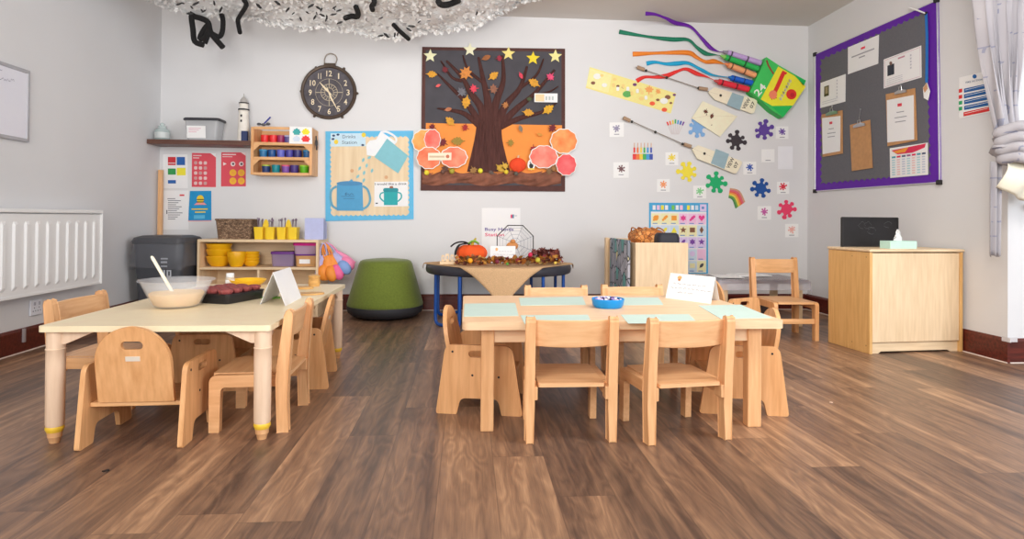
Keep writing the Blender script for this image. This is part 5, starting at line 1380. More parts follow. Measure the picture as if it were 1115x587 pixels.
crayon('blue paper crayon trailing a bright blue ribbon', (312, 258), (500, 306), (20, 90, 200), (20, 110, 190), [(310, 290), (350, 284), (400, 292), (450, 290), (500, 288), (560, 318), (610, 342)], (24, 160, 206), 20, .045)
crayon('red paper crayon trailing a red ribbon, lowest of the five', (222, 280), (470, 345), (216, 40, 60), (190, 70, 70), [(265, 370), (300, 352), (350, 352), (400, 346), (450, 326), (490, 315), (540, 336), (590, 352)], (226, 50, 46), 20, .07)
# the box
t = wall_thing('crayon_box', 'green and yellow paper crayon box marked 24, fixed slanting to the wall', 'box', BW, 846, 128)
bo = [zc(555, 130), zc(640, 186), zc(735, 240), zc(808, 280), zc(786, 330), zc(735, 420), zc(662, 515), zc(590, 470), zc(515, 400), zc(450, 352)]
BO0, BO1 = .002, .10
mb = MB(); mb.flat(BW, bo, BO0, BO1, 0)
y_ = [zc(630, 190), zc(735, 250), zc(806, 318), zc(725, 440), zc(592, 442), zc(518, 400)]
o1 = BO1+.0015
mb.ink(BW, y_, o1, 1)
mb.ink(BW, [zc(590, 447), zc(722, 443), zc(660, 511)], o1, 2); mb.ink(BW, [zc(735, 246), zc(806, 282), zc(790, 312)], o1, 2)
obj('carton', mb, [P((60, 190, 90)), P((236, 224, 50)), P((24, 180, 84))], t, world=True)
mb = MB(); mb.text(BW, '24', zc(502, 384), zc(556, 322), 7.2, o1+.001, 0, .02); obj('number', mb, P((226, 244, 220)), t, world=True)
mb = MB()
mb.ink(BW, strip(curve([zc(668, 225), zc(655, 250), zc(628, 312), zc(605, 360)], 5), 4.4), o1+.001, 0); mb.ink(BW, strip([zc(655, 222), zc(684, 236)], 2.4), o1+.0014, 0)
mb.ink(BW, leafp(*zc(597, 378), 5, 200, 1), o1+.0016, 2); mb.ink(BW, circ(*zc(597, 370), 4.4, 16, 4.8), o1+.002, 1); mb.ink(BW, circ(*zc(714, 368), 5.6, 24), o1+.001, 0)
mb.ink(BW, circ(*zc(720, 372), 2.4, 14), o1+.0016, 2)
obj('printed_shapes', mb, [P((214, 46, 40)), P((240, 130, 96)), P((190, 30, 40))], t, world=True)
mb = MB()
for k in range(7):
    a = (705-10*k, 282+19*k); c_ = zc(*a); mb.ink(BW, [p for p in strip(curve([(c_[0]-1.5, c_[1]-1.2), (c_[0]+1.4, c_[1]-.2), (c_[0]-.8, c_[1]+.6), (c_[0]+1.6, c_[1]+1.4)], 3), 1.3)], o1+.001, 0)
obj('squiggle', mb, P((206, 204, 160)), t, world=True)
mb = MB(); mb.ink(BW, strip(curve([zc(556, 150), zc(565, 178), zc(580, 205), zc(600, 238)], 4), 1.9), o1+.001, 0); obj('open_flap_edge', mb, P((140, 70, 50)), t, world=True)

# ------------------------------------------------------------------ yellow banner and cream envelope
t = wall_thing('yellow_banner', 'long slanting yellow paper banner with small autumn shapes', 'banner', BW, 686, 105)
def z1(x, y): return (630+x/7.338, 60+y/7.338)
q = [z1(90, 95), z1(780, 305), z1(737, 466), z1(58, 262)]
mb = MB(); mb.flat(BW, q, .001, .004, 0); o_ = .0048
rg = random.Random(31)
mb.ink(BW, qrect(q, .0, .06, .26, .92), o_, 1)
for u, v, r_, mi in ((.47, .72, 4.8, 2), (.77, .80, 3, 3), (.53, .18, 2.2, 4), (.985, .1, 1.8, 4), (.70, .22, 5.4, 5), (.80, .18, 3.6, 5), (.92, .30, 3.2, 6), (.10, .32, 4.2, 7), (.20, .62, 3, 7), (.89, .52, 4.4, 7), (.92, .92, 3, 3), (.6, .35, 2.4, 8), (.3, .22, 2.2, 8), (.07, .68, 2.4, 6), (.35, .48, 1.8, 6), (.41, .46, 1.8, 6), (.82, .56, 1.9, 6), (.97, .52, 1.6, 6), (.15, .22, 2, 8), (.64, .72, 3, 8)):
    c_ = quad(*q, u, v)
    mb.ink(BW, circ(c_[0], c_[1], r_, 14, r_*.75) if mi != 5 else leafp(c_[0], c_[1], r_, rg.uniform(0, 360), 1), o_+.0005*mi, mi)
for k in range(9):
    c_ = quad(*q, .30+.055*k, .5+.12*math.sin(k*2)); mb.ink(BW, rrect(c_[0], c_[1], 3.2, 4.4, 1, 3), o_+.0055, 7 if k % 2 else 8)
obj('paper', mb, [P((244, 220, 140)), P((246, 226, 160)), P((90, 166, 84)), P((226, 84, 50)), P((110, 60, 110)), P((240, 160, 90)), P((130, 84, 64)), P((238, 234, 226)), P((240, 206, 130))], t, world=True)
t = wall_thing('cream_envelope', 'tilted cream paper envelope with two brown leaves, overlapping the light blue splat', 'envelope', BW, 783, 148)
mb = MB(); mb.flat(BW, [z3(490, 0), z3(637, 66), z3(563, 152), z3(443, 74)], .012, .018, 0); mb.ink(BW, strip([z3(443, 74), z3(520, 62), z3(637, 66)], .35), .0186, 1)
obj('paper', mb, [P((238, 226, 198)), P((214, 200, 170))], t, world=True)
mb = MB()
for x, y, r_, k in ((503, 44, 3, 1), (529, 64, 3.2, 0), (506, 58, 1, 2), (528, 102, .8, 2)):
    mb = MB(); mb.flat(BW, leafp(*z3(x, y), r_, 200, k), .0188, .0205, 0); obj('brown_leaf', mb, P((104, 58, 40)), t, world=True)

# ------------------------------------------------------------------ two long rods ending in cream paddles
def rod(lab, st, bead, cork, pad, band, txt, grp):
    t = thing('paper_brush', lab, 'paper brush', tuple(BW(*pad[0], 0)), group=grp)
    A, B = BW(*st[0], .03), BW(*st[1], .03)
    mb = MB(); mb.tube([A, B], .0042, 8); obj('rod', mb, P((140, 130, 120)), t, world=True)
    for a, b in cork:
        mb = MB(); mb.tube([BW(*a, .03), BW(*b, .03)], .017, 10); obj('cork_sleeve', mb, P((168, 138, 112)), t, world=True)
    for p in bead:
        mb = MB(); mb.ball(BW(*p, .032), .013, 10, 7); obj('bead', mb, P((52, 50, 46)), t, world=True)
    mb = MB(); mb.flat(BW, rounded(pad, [.5, 3.5, 3.5, .5, 2], 4), .024, .034, 0); mb.ink(BW, band, .0352, 1)
    o = obj('paddle', mb, [P((232, 222, 198)), P((146, 172, 182))], t, world=True)
    (x0, y0), (x1, y1), (u0, v0), (u1, v1) = txt
    mb = MB(); mb.text(BW, 'VIEW', (x0, y0), (x1, y1), 4.0, .0354, 0, .014); mb.text(BW, '07', (u0, v0), (u1, v1), 3.6, .0354, 0, .014)
    obj('lettering', mb, P((70, 66, 60)), o, world=True)
rod('upper long rod ending in a cream paddle, tucked under the crayon box', (z2(262, 306), z2(660, 440)), [z2(308, 322), z2(402, 354), z2(548, 402), z2(648, 436)], [(z2(268, 306), z2(300, 318)), (z2(548, 402), z2(588, 408))],
    [z2(620, 398), z2(818, 455), z2(800, 522), z2(622, 455), z2(590, 420)], [z2(702, 422), z2(756, 440), z2(736, 503), z2(676, 478)],
    ((811.2, 119.4), (817.6, 108.2), (819.0, 118.4), (822.6, 112.0)), 'long rods with cream paddles')
rod('lower long rod ending in a cream paddle, between black and green splats', (z3(150, 70), z3(545, 245)), [z3(188, 88), z3(288, 132), z3(404, 183), z3(497, 224)], [(z3(152, 71), z3(180, 84)), (z3(410, 184), z3(440, 194))],
    [z3(470, 188), z3(662, 258), z3(632, 312), z3(467, 246), z3(444, 205)], [z3(546, 204), z3(602, 226), z3(582, 290), z3(524, 266)],
    ((794.0, 184.0), (800.0, 172.8), (801.4, 183.6), (804.6, 177.4)), 'long rods with cream paddles')

# ------------------------------------------------------------------ splats and colour cards
SP = [((468, 115), 10.8, (122, 166, 214), 1, 'light blue'), ((633, 168), 11, (54, 46, 52), 2, 'black'), ((750, 124), 11, (92, 62, 150), 3, 'purple'), ((425, 302), 11.4, (240, 214, 60), 4, 'yellow'),
      ((546, 347), 11.6, (20, 168, 104), 5, 'green'), ((738, 372), 11.2, (24, 76, 150), 6, 'dark blue'), ((848, 460), 11.2, (222, 60, 100), 7, 'pinkish red')]
for (x, y), r_, c_, s_, nm in SP:
    mb = MB(); mb.flat(BW, splat(*z3(x, y), r_, s_), .003, .007, 0)
    tag(obj('paint_splat', mb, P(c_)), 'large %s paper paint splat on the back wall' % nm, 'paper splat', 'large paper splats')
CD = [((123, 122), 7.8, (146, 140, 166), 'grey-violet splat, at the left end of the lower rod'), ((142, 294), 8.4, (110, 76, 80), 'dark brown splat, lowest at the left'), ((358, 246), 7, (236, 208, 70), 'yellow splat'), ((322, 360), 7, (236, 150, 100), 'orange splat'),
      ((477, 388), 7, (130, 200, 140), 'green splat'), ((828, 135), 6.8, (110, 80, 160), 'purple splat'), ((768, 233), 7, (232, 232, 238), 'barely visible white splat'), ((690, 286), 7, (60, 90, 170), 'blue splat'),
      ((832, 370), 6.6, (210, 50, 70), 'red splat'), ((752, 477), 7.4, (190, 90, 160), 'magenta splat'), ((869, 552), 7.2, (226, 170, 160), 'pale peach splat, near the right corner')]
for i, ((x, y), h_, c_, nm) in enumerate(CD):
    x, y = z3(x, y)
    mb = MB(); mb.flat(BW, [(x-h_, y-h_), (x+h_, y-h_*1.02), (x+h_, y+h_), (x-h_, y+h_*1.02)], .001, .0026, 0)
    mb.ink(BW, splat(x, y-1.2, 4.2, 40+i, 7), .0034, 1); mb.ink(BW, rect(x-2.8, y+4.6, x+2.8, y+5.5), .0034, 2)
    tag(obj('colour_card', mb, [mat('card_white', (234, 234, 239), .7, var=.01), P(c_), M_GREYTEXT]), 'small white card with a %s' % nm, 'card', 'small colour cards')
mb = MB(); x, y = z3(842, 242); mb.flat(BW, rect(x-8, y-12.5, x+8, y+12.5), .001, .0026, 0)
tag(obj('blank_sheet', mb, mat('sheet_white', (226, 227, 234), .6, var=.01)), 'blank white sheet to the right of the white-splat card', 'paper')
RB = [(220, 60, 60), (230, 120, 60), (240, 200, 70), (70, 170, 90), (70, 150, 210), (60, 80, 170), (120, 70, 150)]
t = wall_thing('paintbrush_picture', 'fan of seven cut-out paintbrushes with coloured tips above the light blue splat', 'picture', BW, 734, 146)
for k in range(7):
    a = ((338+12*k), 78+7*abs(k-3)*.5); b = (358+4.6*k, 142)
    mb = MB(); p0, p1 = z3(*a), z3(*b); m_ = (p0[0]*.72+p1[0]*.28, p0[1]*.72+p1[1]*.28)
    mb.flat(BW, strip([m_, p1], .7), .002, .004, 0); mb.flat(BW, strip([p0, m_], 1.6), .002, .0045, 1); obj('brush', mb, [P((206, 196, 196)), P(RB[k])], t, world=True)
t = wall_thing('paint_pot_picture', 'row of six cut-out paint pots with brushes, on the wall above the yellow-splat card', 'picture', BW, 700, 175)
for k in range(6):
    x = 690.8+3.66*k; y = 170.6; c_ = RB[k]; mb = MB()
    mb.flat(BW, rect(x-1.75, y-3, x+1.75, y+3.2), .002, .005, 0); mb.flat(BW, rect(x-1, y-10, x+.9, y-4.2), .002, .004, 0); mb.flat(BW, strip([(x, y-15), (x, y-10)], .8), .002, .004, 1)
    obj('paint_pot', mb, [P(c_), P((206, 160, 130))], t, world=True)
t = wall_thing('pencil_picture', 'curved fan of cut-out coloured pencils beside the green splat', 'picture', BW, 801, 226)
for k in range(7):
    r_ = .2+.11*k; pth = [z3(600+k, 409-5.8*k), z3(619+4.3*k, 421-6*k), z3(632+6*k, 457-4.2*k)]
    mb = MB(); mb.flat(BW, strip(curve(pth, 4), 1.7), .002, .0035+.0004*k, 0); obj('pencil', mb, P([(70, 130, 80), (110, 160, 70), (226, 200, 80), (230, 150, 70), (220, 90, 80), (210, 100, 120), (200, 150, 120)][k]), t, world=True)

# ------------------------------------------------------------------ shapes and colours chart
q = [(706.8, 220.8), (771.2, 221), (771, 298), (706.8, 298)]
CM = [P((66, 160, 210)), M_PAPER, P((240, 150, 50)), P((236, 220, 60)), P((222, 60, 140)), P((130, 84, 60)), P((120, 70, 160)), P((234, 190, 220)), P((240, 226, 180)), P((200, 216, 240)), P((214, 196, 236)), P((110, 190, 80)), P((70, 70, 80)), P((96, 140, 200))]
def d7(mb, q, pl, o):
    mb.ink(pl, qrect(q, .03, .125, .97, .985), o, 1)
    for i, u in enumerate((.06, .13, .2, .27, .38, .45, .52, .64, .71, .78)): mb.ink(pl, qrect(q, u, .035, u+.05, .1), o, [1, 7, 3, 1, 11, 1, 7, 3, 1, 9][i])
    mb.ink(pl, qrect(q, .86, .02, .97, .12), o, 10); c_ = quad(*q, .91, .07); mb.ink(pl, circ(c_[0], c_[1], 1.6, 8), o+.0006, 13)
    bg = [[8, 8, 8, 7, 7, 7], [9, 9, 9, 8, 8, 9], [9, 9, 9, 10, 10, 10], [9, 9, 9, 9, 9, 7], [8, 8, 8, 9, 9, 8]]
    for j in range(5):
        for i in range(6):
            mb.ink(pl, qrect(q, .04+.155*i, .15+.168*j, .04+.155*i+.147, .15+.168*j+.155), o+.0004, bg[j][i])
            mb.ink(pl, qrect(q, .06+.155*i, .15+.168*j+.135, .04+.155*i+.10, .15+.168*j+.147), o+.0007, 13)
    def at(i, j): return quad(*q, .04+.155*i+.073, .15+.168*j+.065)
    for i, j, kd, mi in ((0, 0, 'b', 2), (1, 0, 'l', 2), (2, 0, 'q', 2), (3, 0, 'f', 4), (4, 0, 'l', 4), (5, 0, 'h', 4), (0, 1, 'l', 11), (1, 1, 'l', 3), (2, 1, 't', 3), (3, 1, 's', 5), (4, 1, 'q', 5), (5, 1, 'd', 5), (3, 2, 'l', 6), (4, 2, 'f', 6), (5, 2, 's', 6), (3, 3, 'b', 13), (4, 3, 'b', 10), (5, 3, 'b', 7), (4, 4, 'q', 8), (5, 4, 'l', 12), (0, 2, 'b', 11), (1, 2, 'q', 11), (2, 2, 'd', 13)):
        x, y = at(i, j)
        g = {'b': circ(x, y, 3, 12), 'l': leafp(x, y, 3.4, 40, 2), 'q': rect(x-2.8, y-2.6, x+2.8, y+2.6), 'f': star(x, y, 3.6, 2.2, 6), 's': star(x, y, 3.8, 1.7), 't': [(x, y-3.4), (x+3.2, y+3), (x-3.2, y+3)], 'd': [(x, y-4), (x+2.2, y), (x, y+4), (x-2.2, y)],
             'h': [(x, y+3.4), (x-3.4, y-.6), (x-2.8, y-2.8), (x-1.2, y-3), (x, y-1.6), (x+1.2, y-3), (x+2.8, y-2.8), (x+3.4, y-.6)]}[kd]
        mb.ink(pl, g, o+.001, mi)
        if kd in 'bl' and mi in (2, 4): mb.ink(pl, circ(x+1.8, y-1.6, 1.5, 8), o+.0013, mi); mb.ink(pl, circ(x-2, y+2, 1.3, 8), o+.0013, mi)
poster('shapes_chart', 'light blue bordered chart of coloured shapes, partly behind the birch box unit', 'poster', q, CM, d7)
# ================================================================== RIGHT WALL
def r3(x, y): return (885+x/5.338, y/5.338)
def r4(x, y): return (885+x/5.338, 105+y/5.338)
NB = [(888, 59.3), (1020.6, 0.2), (1023.4, 198.6), (888, 208.2)]
t = wall_thing('notice_board', 'large grey felt notice board with scalloped purple border on the right wall', 'notice board', RW, 955, 206)
mb = MB(); mb.flat(RW, NB, .0006, .012); obj('border', mb, P((92, 24, 158)), t, world=True)
# silver frame
M_ALU = mat('silver_frame', (206, 206, 210), .35, metal=.4)
e = [RW(x, y, .008) for x, y in NB]
for a, b in ((0, 1), (1, 2), (2, 3), (3, 0)):
    mb = MB(); mb.tube([e[a], e[b]], .006, 6); obj('frame_edge', mb, M_ALU, t, world=True)
for p in e:
    mb = MB(); mb.box(p+Vector((-.006, 0, 0)), (.026, .034, .034)); obj('corner_cap', mb, M_DARK, t, world=True, bevel=.004)
iq = [r3(43, 345), r3(660, 66), r4(684, 452), r4(45, 510)]
sc2 = []
for k_ in range(4):
    a, b = iq[k_], iq[(k_+1) % 4]; n = [19, 17, 20, 17][k_]
    for k in range(n):
        for j in range(4):
            u = (k+j/4)/n; nx, ny = (b[1]-a[1]), -(b[0]-a[0]); l = math.hypot(nx, ny); h = -2.1*abs(math.sin(PI*j/4))+.6
            sc2.append((a[0]+(b[0]-a[0])*u+nx/l*h, a[1]+(b[1]-a[1])*u+ny/l*h))
mb = MB(); mb.flat(RW, sc2, .0125, .015); obj('felt', mb, mat('grey_felt', (100, 100, 106), .95, var=.05, scale=60), t, world=True)
def rposter(name, label, cat, q, mats, draw=None, group=None, off=.0165):
    mb = MB(); mb.flat(RW, q, off, off+.0015, 0)
    if draw: draw(mb, q, RW, off+.0025)
    return tag(obj(name, mb, mats), label, cat, group)
C_PRED = P((216, 60, 80))
def e1(mb, q, pl, o):
    mb.ink(pl, qrect(q, .42, .2, .56, .28), o, 1)
    for v, u0, u1 in ((.40, .12, .86), (.52, .36, .56)): mb.ink(pl, qrect(q, u0, v, u1, v+.045), o, 2)
NG = 'papers on the notice board'
rposter('notice', 'white notice with a red logo and two lines of text, topmost on the purple board', 'notice', [r3(204, 276), r3(384, 202), r3(380, 370), r3(204, 432)], [M_PAPER, C_PRED, M_GREYTEXT], e1, NG)
def e2(mb, q, pl, o):
    mb.ink(pl, qrect(q, .1, .26, .28, .62), o, 3); c_ = quad(*q, .19, .22); mb.ink(pl, circ(c_[0], c_[1], 1.6, 12, 2.2), o+.0005, 4)
    mb.ink(pl, qrect(q, .38, .12, .56, .17), o, 1)
    for k in range(5): mb.ink(pl, qrect(q, .7, .16+.1*k, .74, .22+.1*k), o, 2)
    for k in range(4): mb.ink(pl, qrect(q, .08, .72+.06*k, .5, .735+.06*k), o, 2)
    for a, b in ((.03, .035), (.965, .97)): mb.ink(pl, qrect(q, a, .04, b, .96), o, 1)
    mb.ink(pl, qrect(q, .03, .04, .97, .05), o, 1); mb.ink(pl, qrect(q, .03, .95, .97, .96), o, 1)
rposter('notice', 'white notice with a dark figure photo, beside the blue lanyard', 'notice', [r3(412, 346), r3(630, 264), r3(632, 450), r3(412, 515)], [M_PAPER, P((190, 130, 150)), P((190, 190, 200)), P((44, 50, 64)), P((120, 92, 84))], e2, NG)
def e3(mb, q, pl, o):
    mb.ink(pl, qrect(q, .15, .2, .34, .6), o, 3); mb.ink(pl, qrect(q, .19, .24, .30, .5), o+.0005, 1)
    for k in range(6): mb.ink(pl, qrect(q, .64, .1+.12*k, .68, .16+.12*k), o, 2)
    for k in range(2): mb.ink(pl, qrect(q, .08, .78+.08*k, .7, .80+.08*k), o, 2)
rposter('notice', 'white notice with an olive photo above the left clipboard', 'notice', [r3(45, 482), r3(191, 430), r4(189, 30), r4(43, 68)], [M_PAPER, P((150, 140, 110)), P((190, 190, 200)), P((70, 70, 40))], e3, NG)
def e4(mb, q, pl, o):
    mb.ink(pl, [quad(*q, .04, .08), quad(*q, .95, .02), quad(*q, .92, .14), quad(*q, .6, .25), quad(*q, .2, .24)], o, 1); mb.ink(pl, [quad(*q, .08, .13), quad(*q, .5, .05), quad(*q, .4, .2), quad(*q, .18, .2)], o+.0006, 2)
    for i in range(7):
        u = .05+.132*i; mb.ink(pl, qrect(q, u, .29, u+.10, .35), o, [3, 1, 4, 5, 1, 3, 4][i])
        for k in range(7): mb.ink(pl, qrect(q, u, .40+.08*k, u+.085, .44+.08*k), o, [6, 7, 8, 6, 7, 6, 8][i])
rposter('menu_chart', 'white chart with a red swoosh header and coloured columns, bottom corner of the board', 'chart', [r4(447, 302), r4(668, 268), r4(670, 455), r4(450, 474)], [M_PAPER, P((214, 44, 84)), P((240, 150, 50)), P((70, 150, 170)), P((80, 90, 120)), P((150, 90, 140)), P((170, 206, 214)), P((226, 190, 190)), P((190, 196, 214))], e4)
M_HARD = mat('brown_hardboard', (186, 138, 92), .6, var=.08, scale=30)
def clipboard(lab, q, pq, clip, hook, off=.018):
    t = wall_thing('clipboard', lab, 'clipboard', RW, (q[2][0]+q[3][0])/2, q[2][1], 'clipboards on the notice board')
    mb = MB(); mb.flat(RW, q, off, off+.006); obj('board', mb, M_HARD, t, world=True)
    if pq:
        mb = MB(); mb.flat(RW, pq, off+.0065, off+.0085)
        mb.ink(RW, qrect(pq, .4, .13, .56, .2), off+.0095, 1)
        for v, u0, u1 in ((.32, .36, .64), (.44, .28, .74), (.54, .3, .7)): mb.ink(RW, qrect(pq, u0, v, u1, v+.02), off+.0095, 2)
        obj('paper', mb, [M_PAPER, C_PRED, M_GREYTEXT], t, world=True)
    c = clip; h = hook
    mb = MB(); mb.flat(RW, [(c[0]-6.5, c[1]+2.2), (c[0]+6.5, c[1]-.6), (c[0]+6, c[1]-3), (c[0]+2, c[1]-3.6), (c[0]-2, c[1]-2.7), (c[0]-6.3, c[1]-.2)], off+.009, off+.015)
    mb.tube([RW(c[0]-1.5, c[1]-2, off+.016), RW(c[0]-1.2, c[1]-6, off+.02), RW(c[0]+1.2, c[1]-6.6, off+.02), RW(c[0]+1.5, c[1]-2.6, off+.016)], .003, 6)
    obj('clip', mb, M_STEEL, t, world=True)
    mb = MB(); mb.tube([RW(c[0], c[1]-6, off+.016), RW(h[0], h[1], off+.004)], .002, 5); mb.ball(RW(h[0], h[1], off+.004), .007, 8, 6); obj('hanging_pin', mb, M_STEEL, t, world=True)
clipboard('brown clipboard holding white paper, at the far left of the notice board', [r4(50, 106), r4(170, 80), r4(172, 332), r4(57, 352)], [r4(54, 126), r4(160, 113), r4(158, 318), r4(57, 336)], r4(108, 102), r4(113, 58))
clipboard('empty brown clipboard hanging in the lower middle of the notice board', [r4(215, 166), r4(330, 136), r4(345, 416), r4(227, 434)], None, r4(268, 172), r4(278, 74))
clipboard('brown clipboard holding white paper, right of the empty clipboard', [r3(424, 548), r3(592, 512), r4(604, 256), r4(434, 290)], [r4(430, 22), r4(585, -8), r4(588, 250), r4(433, 268)], r3(508, 538), r3(512, 498))
t = wall_thing('lanyard', 'blue lanyard with a white tag hanging at the right of the notice board', 'lanyard', RW, *r3(660, 570))
mb = MB(); mb.flat(RW, strip([r3(657, 78), r3(662, 200), r3(662, 340), r3(660, 480)], 2.6), .022, .025); obj('strap', mb, P((30, 110, 190)), t, world=True)
mb = MB(); mb.flat(RW, [r3(640, 510), r3(662, 480), r3(680, 530), r3(668, 583), r3(645, 570)], .022, .026, 0); mb.ink(RW, [r3(640, 512), r3(662, 482), r3(668, 515), r3(650, 540)], .0268, 1); obj('tag', mb, [M_WHITE, P((200, 150, 110))], t, world=True)
mb = MB(); mb.ball(RW(*r3(657, 78), .024), .012, 10, 7); obj('hook', mb, M_DARK, t, world=True)
mb = MB(); mb.tube([RW(*r3(655, 78), .03), RW(*r3(610, 60), .04), RW(*r3(560, 46), .035)], .006, 7)
tag(obj('white_cord', mb, M_WHITE), 'short white cord stretched from the lanyard hook over the purple border', 'cord')

# fire action sign
q = [(1044.3, 84.5), (1079.8, 76.0), (1080.4, 121.5), (1044.5, 129.2)]
C_FB, C_FR, C_FG = P((24, 92, 158)), P((208, 44, 44)), P((40, 160, 100))
def e5(mb, q, pl, o):
    def z(x, y): return (1035+x/9.04, 65+y/9.04)
    mb.ink(pl, circ(*z(237, 165), 2.3, 16), o, 1)
    mb.text(pl, 'FIRE ACTION', z(152, 234), z(318, 202), 2.0, o, 4, .01)
    for (a, b, c_, d_), mi in (((132, 286, 362, 235), 1), ((132, 342, 374, 290), 1), ((134, 400, 386, 346), 1), ((134, 456, 388, 404), 1), ((128, 518, 386, 462), 2)):
        mb.ink(pl, [z(a, b), z(c_, d_), z(c_, d_+44), z(a, b+40)], o, mi)
        mb.ink(pl, [z(a+10, b+12), z(c_-20, d_+14), z(c_-20, d_+18), z(a+10, b+16)], o+.0006, 0)
    for (x, y), mi in (((98, 306), 2), ((98, 366), 2), ((98, 424), 3), ((98, 482), 3), ((98, 538), 0)):
        c_ = z(x, y); mb.ink(pl, [(c_[0]-1.9, c_[1]-1.6), (c_[0]+1.9, c_[1]-2.4), (c_[0]+1.9, c_[1]+1.6), (c_[0]-1.9, c_[1]+2.4)], o, mi)
mb = MB(); mb.flat(RW, q, .001, .004, 0); e5(mb, q, RW, .0052)
tag(obj('fire_sign', mb, [P((236, 238, 242)), C_FB, C_FR, C_FG, P((60, 90, 130))]), 'fire action sign with four blue rows and one red row, beside the curtain', 'sign')

# ================================================================== CURTAIN
M_CUR = bpy.data.materials.new('dashed_grey_curtain'); M_CUR.use_nodes = True
def _cur():
    nt = M_CUR.node_tree; b = nt.nodes['Principled BSDF']; L = nt.links.new
    uv = nt.nodes.new('ShaderNodeTexCoord'); mp = nt.nodes.new('ShaderNodeMapping'); mp.inputs['Scale'].default_value = (1, 1, 1)
    L(uv.outputs['Object'], mp.inputs['Vector'])
    br = nt.nodes.new('ShaderNodeTexBrick'); br.inputs['Scale'].default_value = 1; br.offset = .37; br.inputs['Brick Width'].default_value = .13; br.inputs['Row Height'].default_value = .085
    br.inputs['Mortar Size'].default_value = .0045; br.inputs['Mortar Smooth'].default_value = 0
    rot = nt.nodes.new('ShaderNodeMapping'); rot.inputs['Rotation'].default_value = (R(90), 0, 0)
    L(uv.outputs['Object'], rot.inputs['Vector']); 
    nz = nt.nodes.new('ShaderNodeTexNoise'); nz.inputs['Scale'].default_value = 9; L(mp.outputs['Vector'], nz.inputs['Vector'])
    L(rot.outputs['Vector'], br.inputs['Vector'])
    gt = nt.nodes.new('ShaderNodeMath'); gt.operation = 'GREATER_THAN'; gt.inputs[1].default_value = .56; L(nz.outputs['Fac'], gt.inputs[0])
    ml = nt.nodes.new('ShaderNodeMath'); ml.operation = 'MULTIPLY'; L(gt.outputs[0], ml.inputs[0]); L(br.outputs['Fac'], ml.inputs[1])
    n2 = nt.nodes.new('ShaderNodeTexNoise'); n2.inputs['Scale'].default_value = 3.2; L(mp.outputs['Vector'], n2.inputs['Vector'])
    mx = nt.nodes.new('ShaderNodeMix'); mx.data_type = 'RGBA'; mx.inputs['A'].default_value = colr((150, 148, 158)); mx.inputs['B'].default_value = colr((182, 179, 182)); L(n2.outputs['Fac'], mx.inputs['Factor'])
    m2 = nt.nodes.new('ShaderNodeMix'); m2.data_type = 'RGBA'; m2.inputs['B'].default_value = colr((136, 138, 156)); L(ml.outputs[0], m2.inputs['Factor']); L(mx.outputs['Result'], m2.inputs['A'])
    L(m2.outputs['Result'], b.inputs['Base Color']); b.inputs['Roughness'].default_value = .9
_cur()
YCU = 3.40
cp = lambda x, y: onY(x, y, YCU)
ztop = CZ-.045
t = thing('curtain', 'long pale grey patterned curtain, gathered and knotted beside the window corner', 'curtain', (cp(1095, 180).x, YCU, 0.6))
LEd = [(2.85, ztop), (cp(1062, 0).x, cp(1062, 0).z), (cp(1066, 30).x, cp(1066, 30).z), (cp(1073, 70).x, cp(1073, 70).z), (cp(1081, 110).x, cp(1081, 110).z), (cp(1087, 142).x, cp(1087, 142).z)]
REd = [(3.36, ztop), (cp(1112, 0).x, cp(1062, 0).z), (cp(1111, 40).x, cp(1066, 30).z), (cp(1109, 70).x, cp(1073, 70).z), (cp(1106, 110).x, cp(1081, 110).z), (cp(1107, 142).x, cp(1087, 142).z)]
Lc, Rc = curve(LEd, 6), curve(REd, 6)
def drape(u, v):
    k = v*(len(Lc)-1); i = min(int(k), len(Lc)-2); f_ = k-i
    a = (Lc[i][0]*(1-f_)+Lc[i+1][0]*f_, Lc[i][1]*(1-f_)+Lc[i+1][1]*f_); b = (Rc[i][0]*(1-f_)+Rc[i+1][0]*f_, Rc[i][1]*(1-f_)+Rc[i+1][1]*f_)
    w = abs(b[0]-a[0]); amp = .028
    ph = u*2*PI*6.5
    return Vector((a[0]+(b[0]-a[0])*u+.006*math.sin(ph*2+v*3), YCU+amp*math.sin(ph+.5*math.sin(v*4))+.012*math.sin(ph*.37+2), a[1]))
mb = MB(); mb.grid(drape, 120, 30); obj('drop', mb, M_CUR, t, world=True, solid=.002)
# knotted bundle and swag below
mb = MB()
cb_ = cp(1101, 160)
def bun(p):
    a = math.atan2(p.z, p.x); return p*(1+.10*math.sin(p.z*9+p.x*5)+.06*math.sin(a*5+p.y*4))
mb.ball((cb_.x+.01, YCU-.03, cb_.z-.01), (.135, .10, .105), 30, 18, fn=bun)
for k in range(4):
    z_ = cp(1100, 143+k*9).z
    mb.tube(curve([(cp(1080+k*1.5, 152).x-.01, YCU-.02, z_-.03), (cp(1090, 150).x, YCU-.12, z_+.012-.01*k), (cp(1104, 150).x, YCU-.135, z_-.02-.012*k), (cp(1116, 156).x+.05, YCU-.08, z_-.06)], 5), [.014, .03, .034, .03, .03, .032, .034, .03, .028, .03, .03, .028, .026, .024, .02, .016], 10)
obj('knot', mb, M_CUR, t, world=True)
mb = MB()
M_LIN = mat('cream_lining', (236, 228, 210), .9, var=.04)
def swag(u, v):
    x0_ = cp(1083, 180).x; x1_ = cp(1116, 180).x+.16
    x = x0_+(x1_-x0_)*u; zt_ = cp(1095, 168).z; zb_ = cp(1095, 214+6*math.sin(u*PI*.9)-10*(1-u)**3).z
    return Vector((x+.01*math.sin(v*5), YCU-.075*math.sin(PI*(.12+.8*v))-.02+.02*math.sin(u*14+v*2), zt_+(zb_-zt_)*v))
mb.grid(swag, 40, 14); obj('swag', mb, M_LIN, t, world=True, solid=.003)
mb = MB()
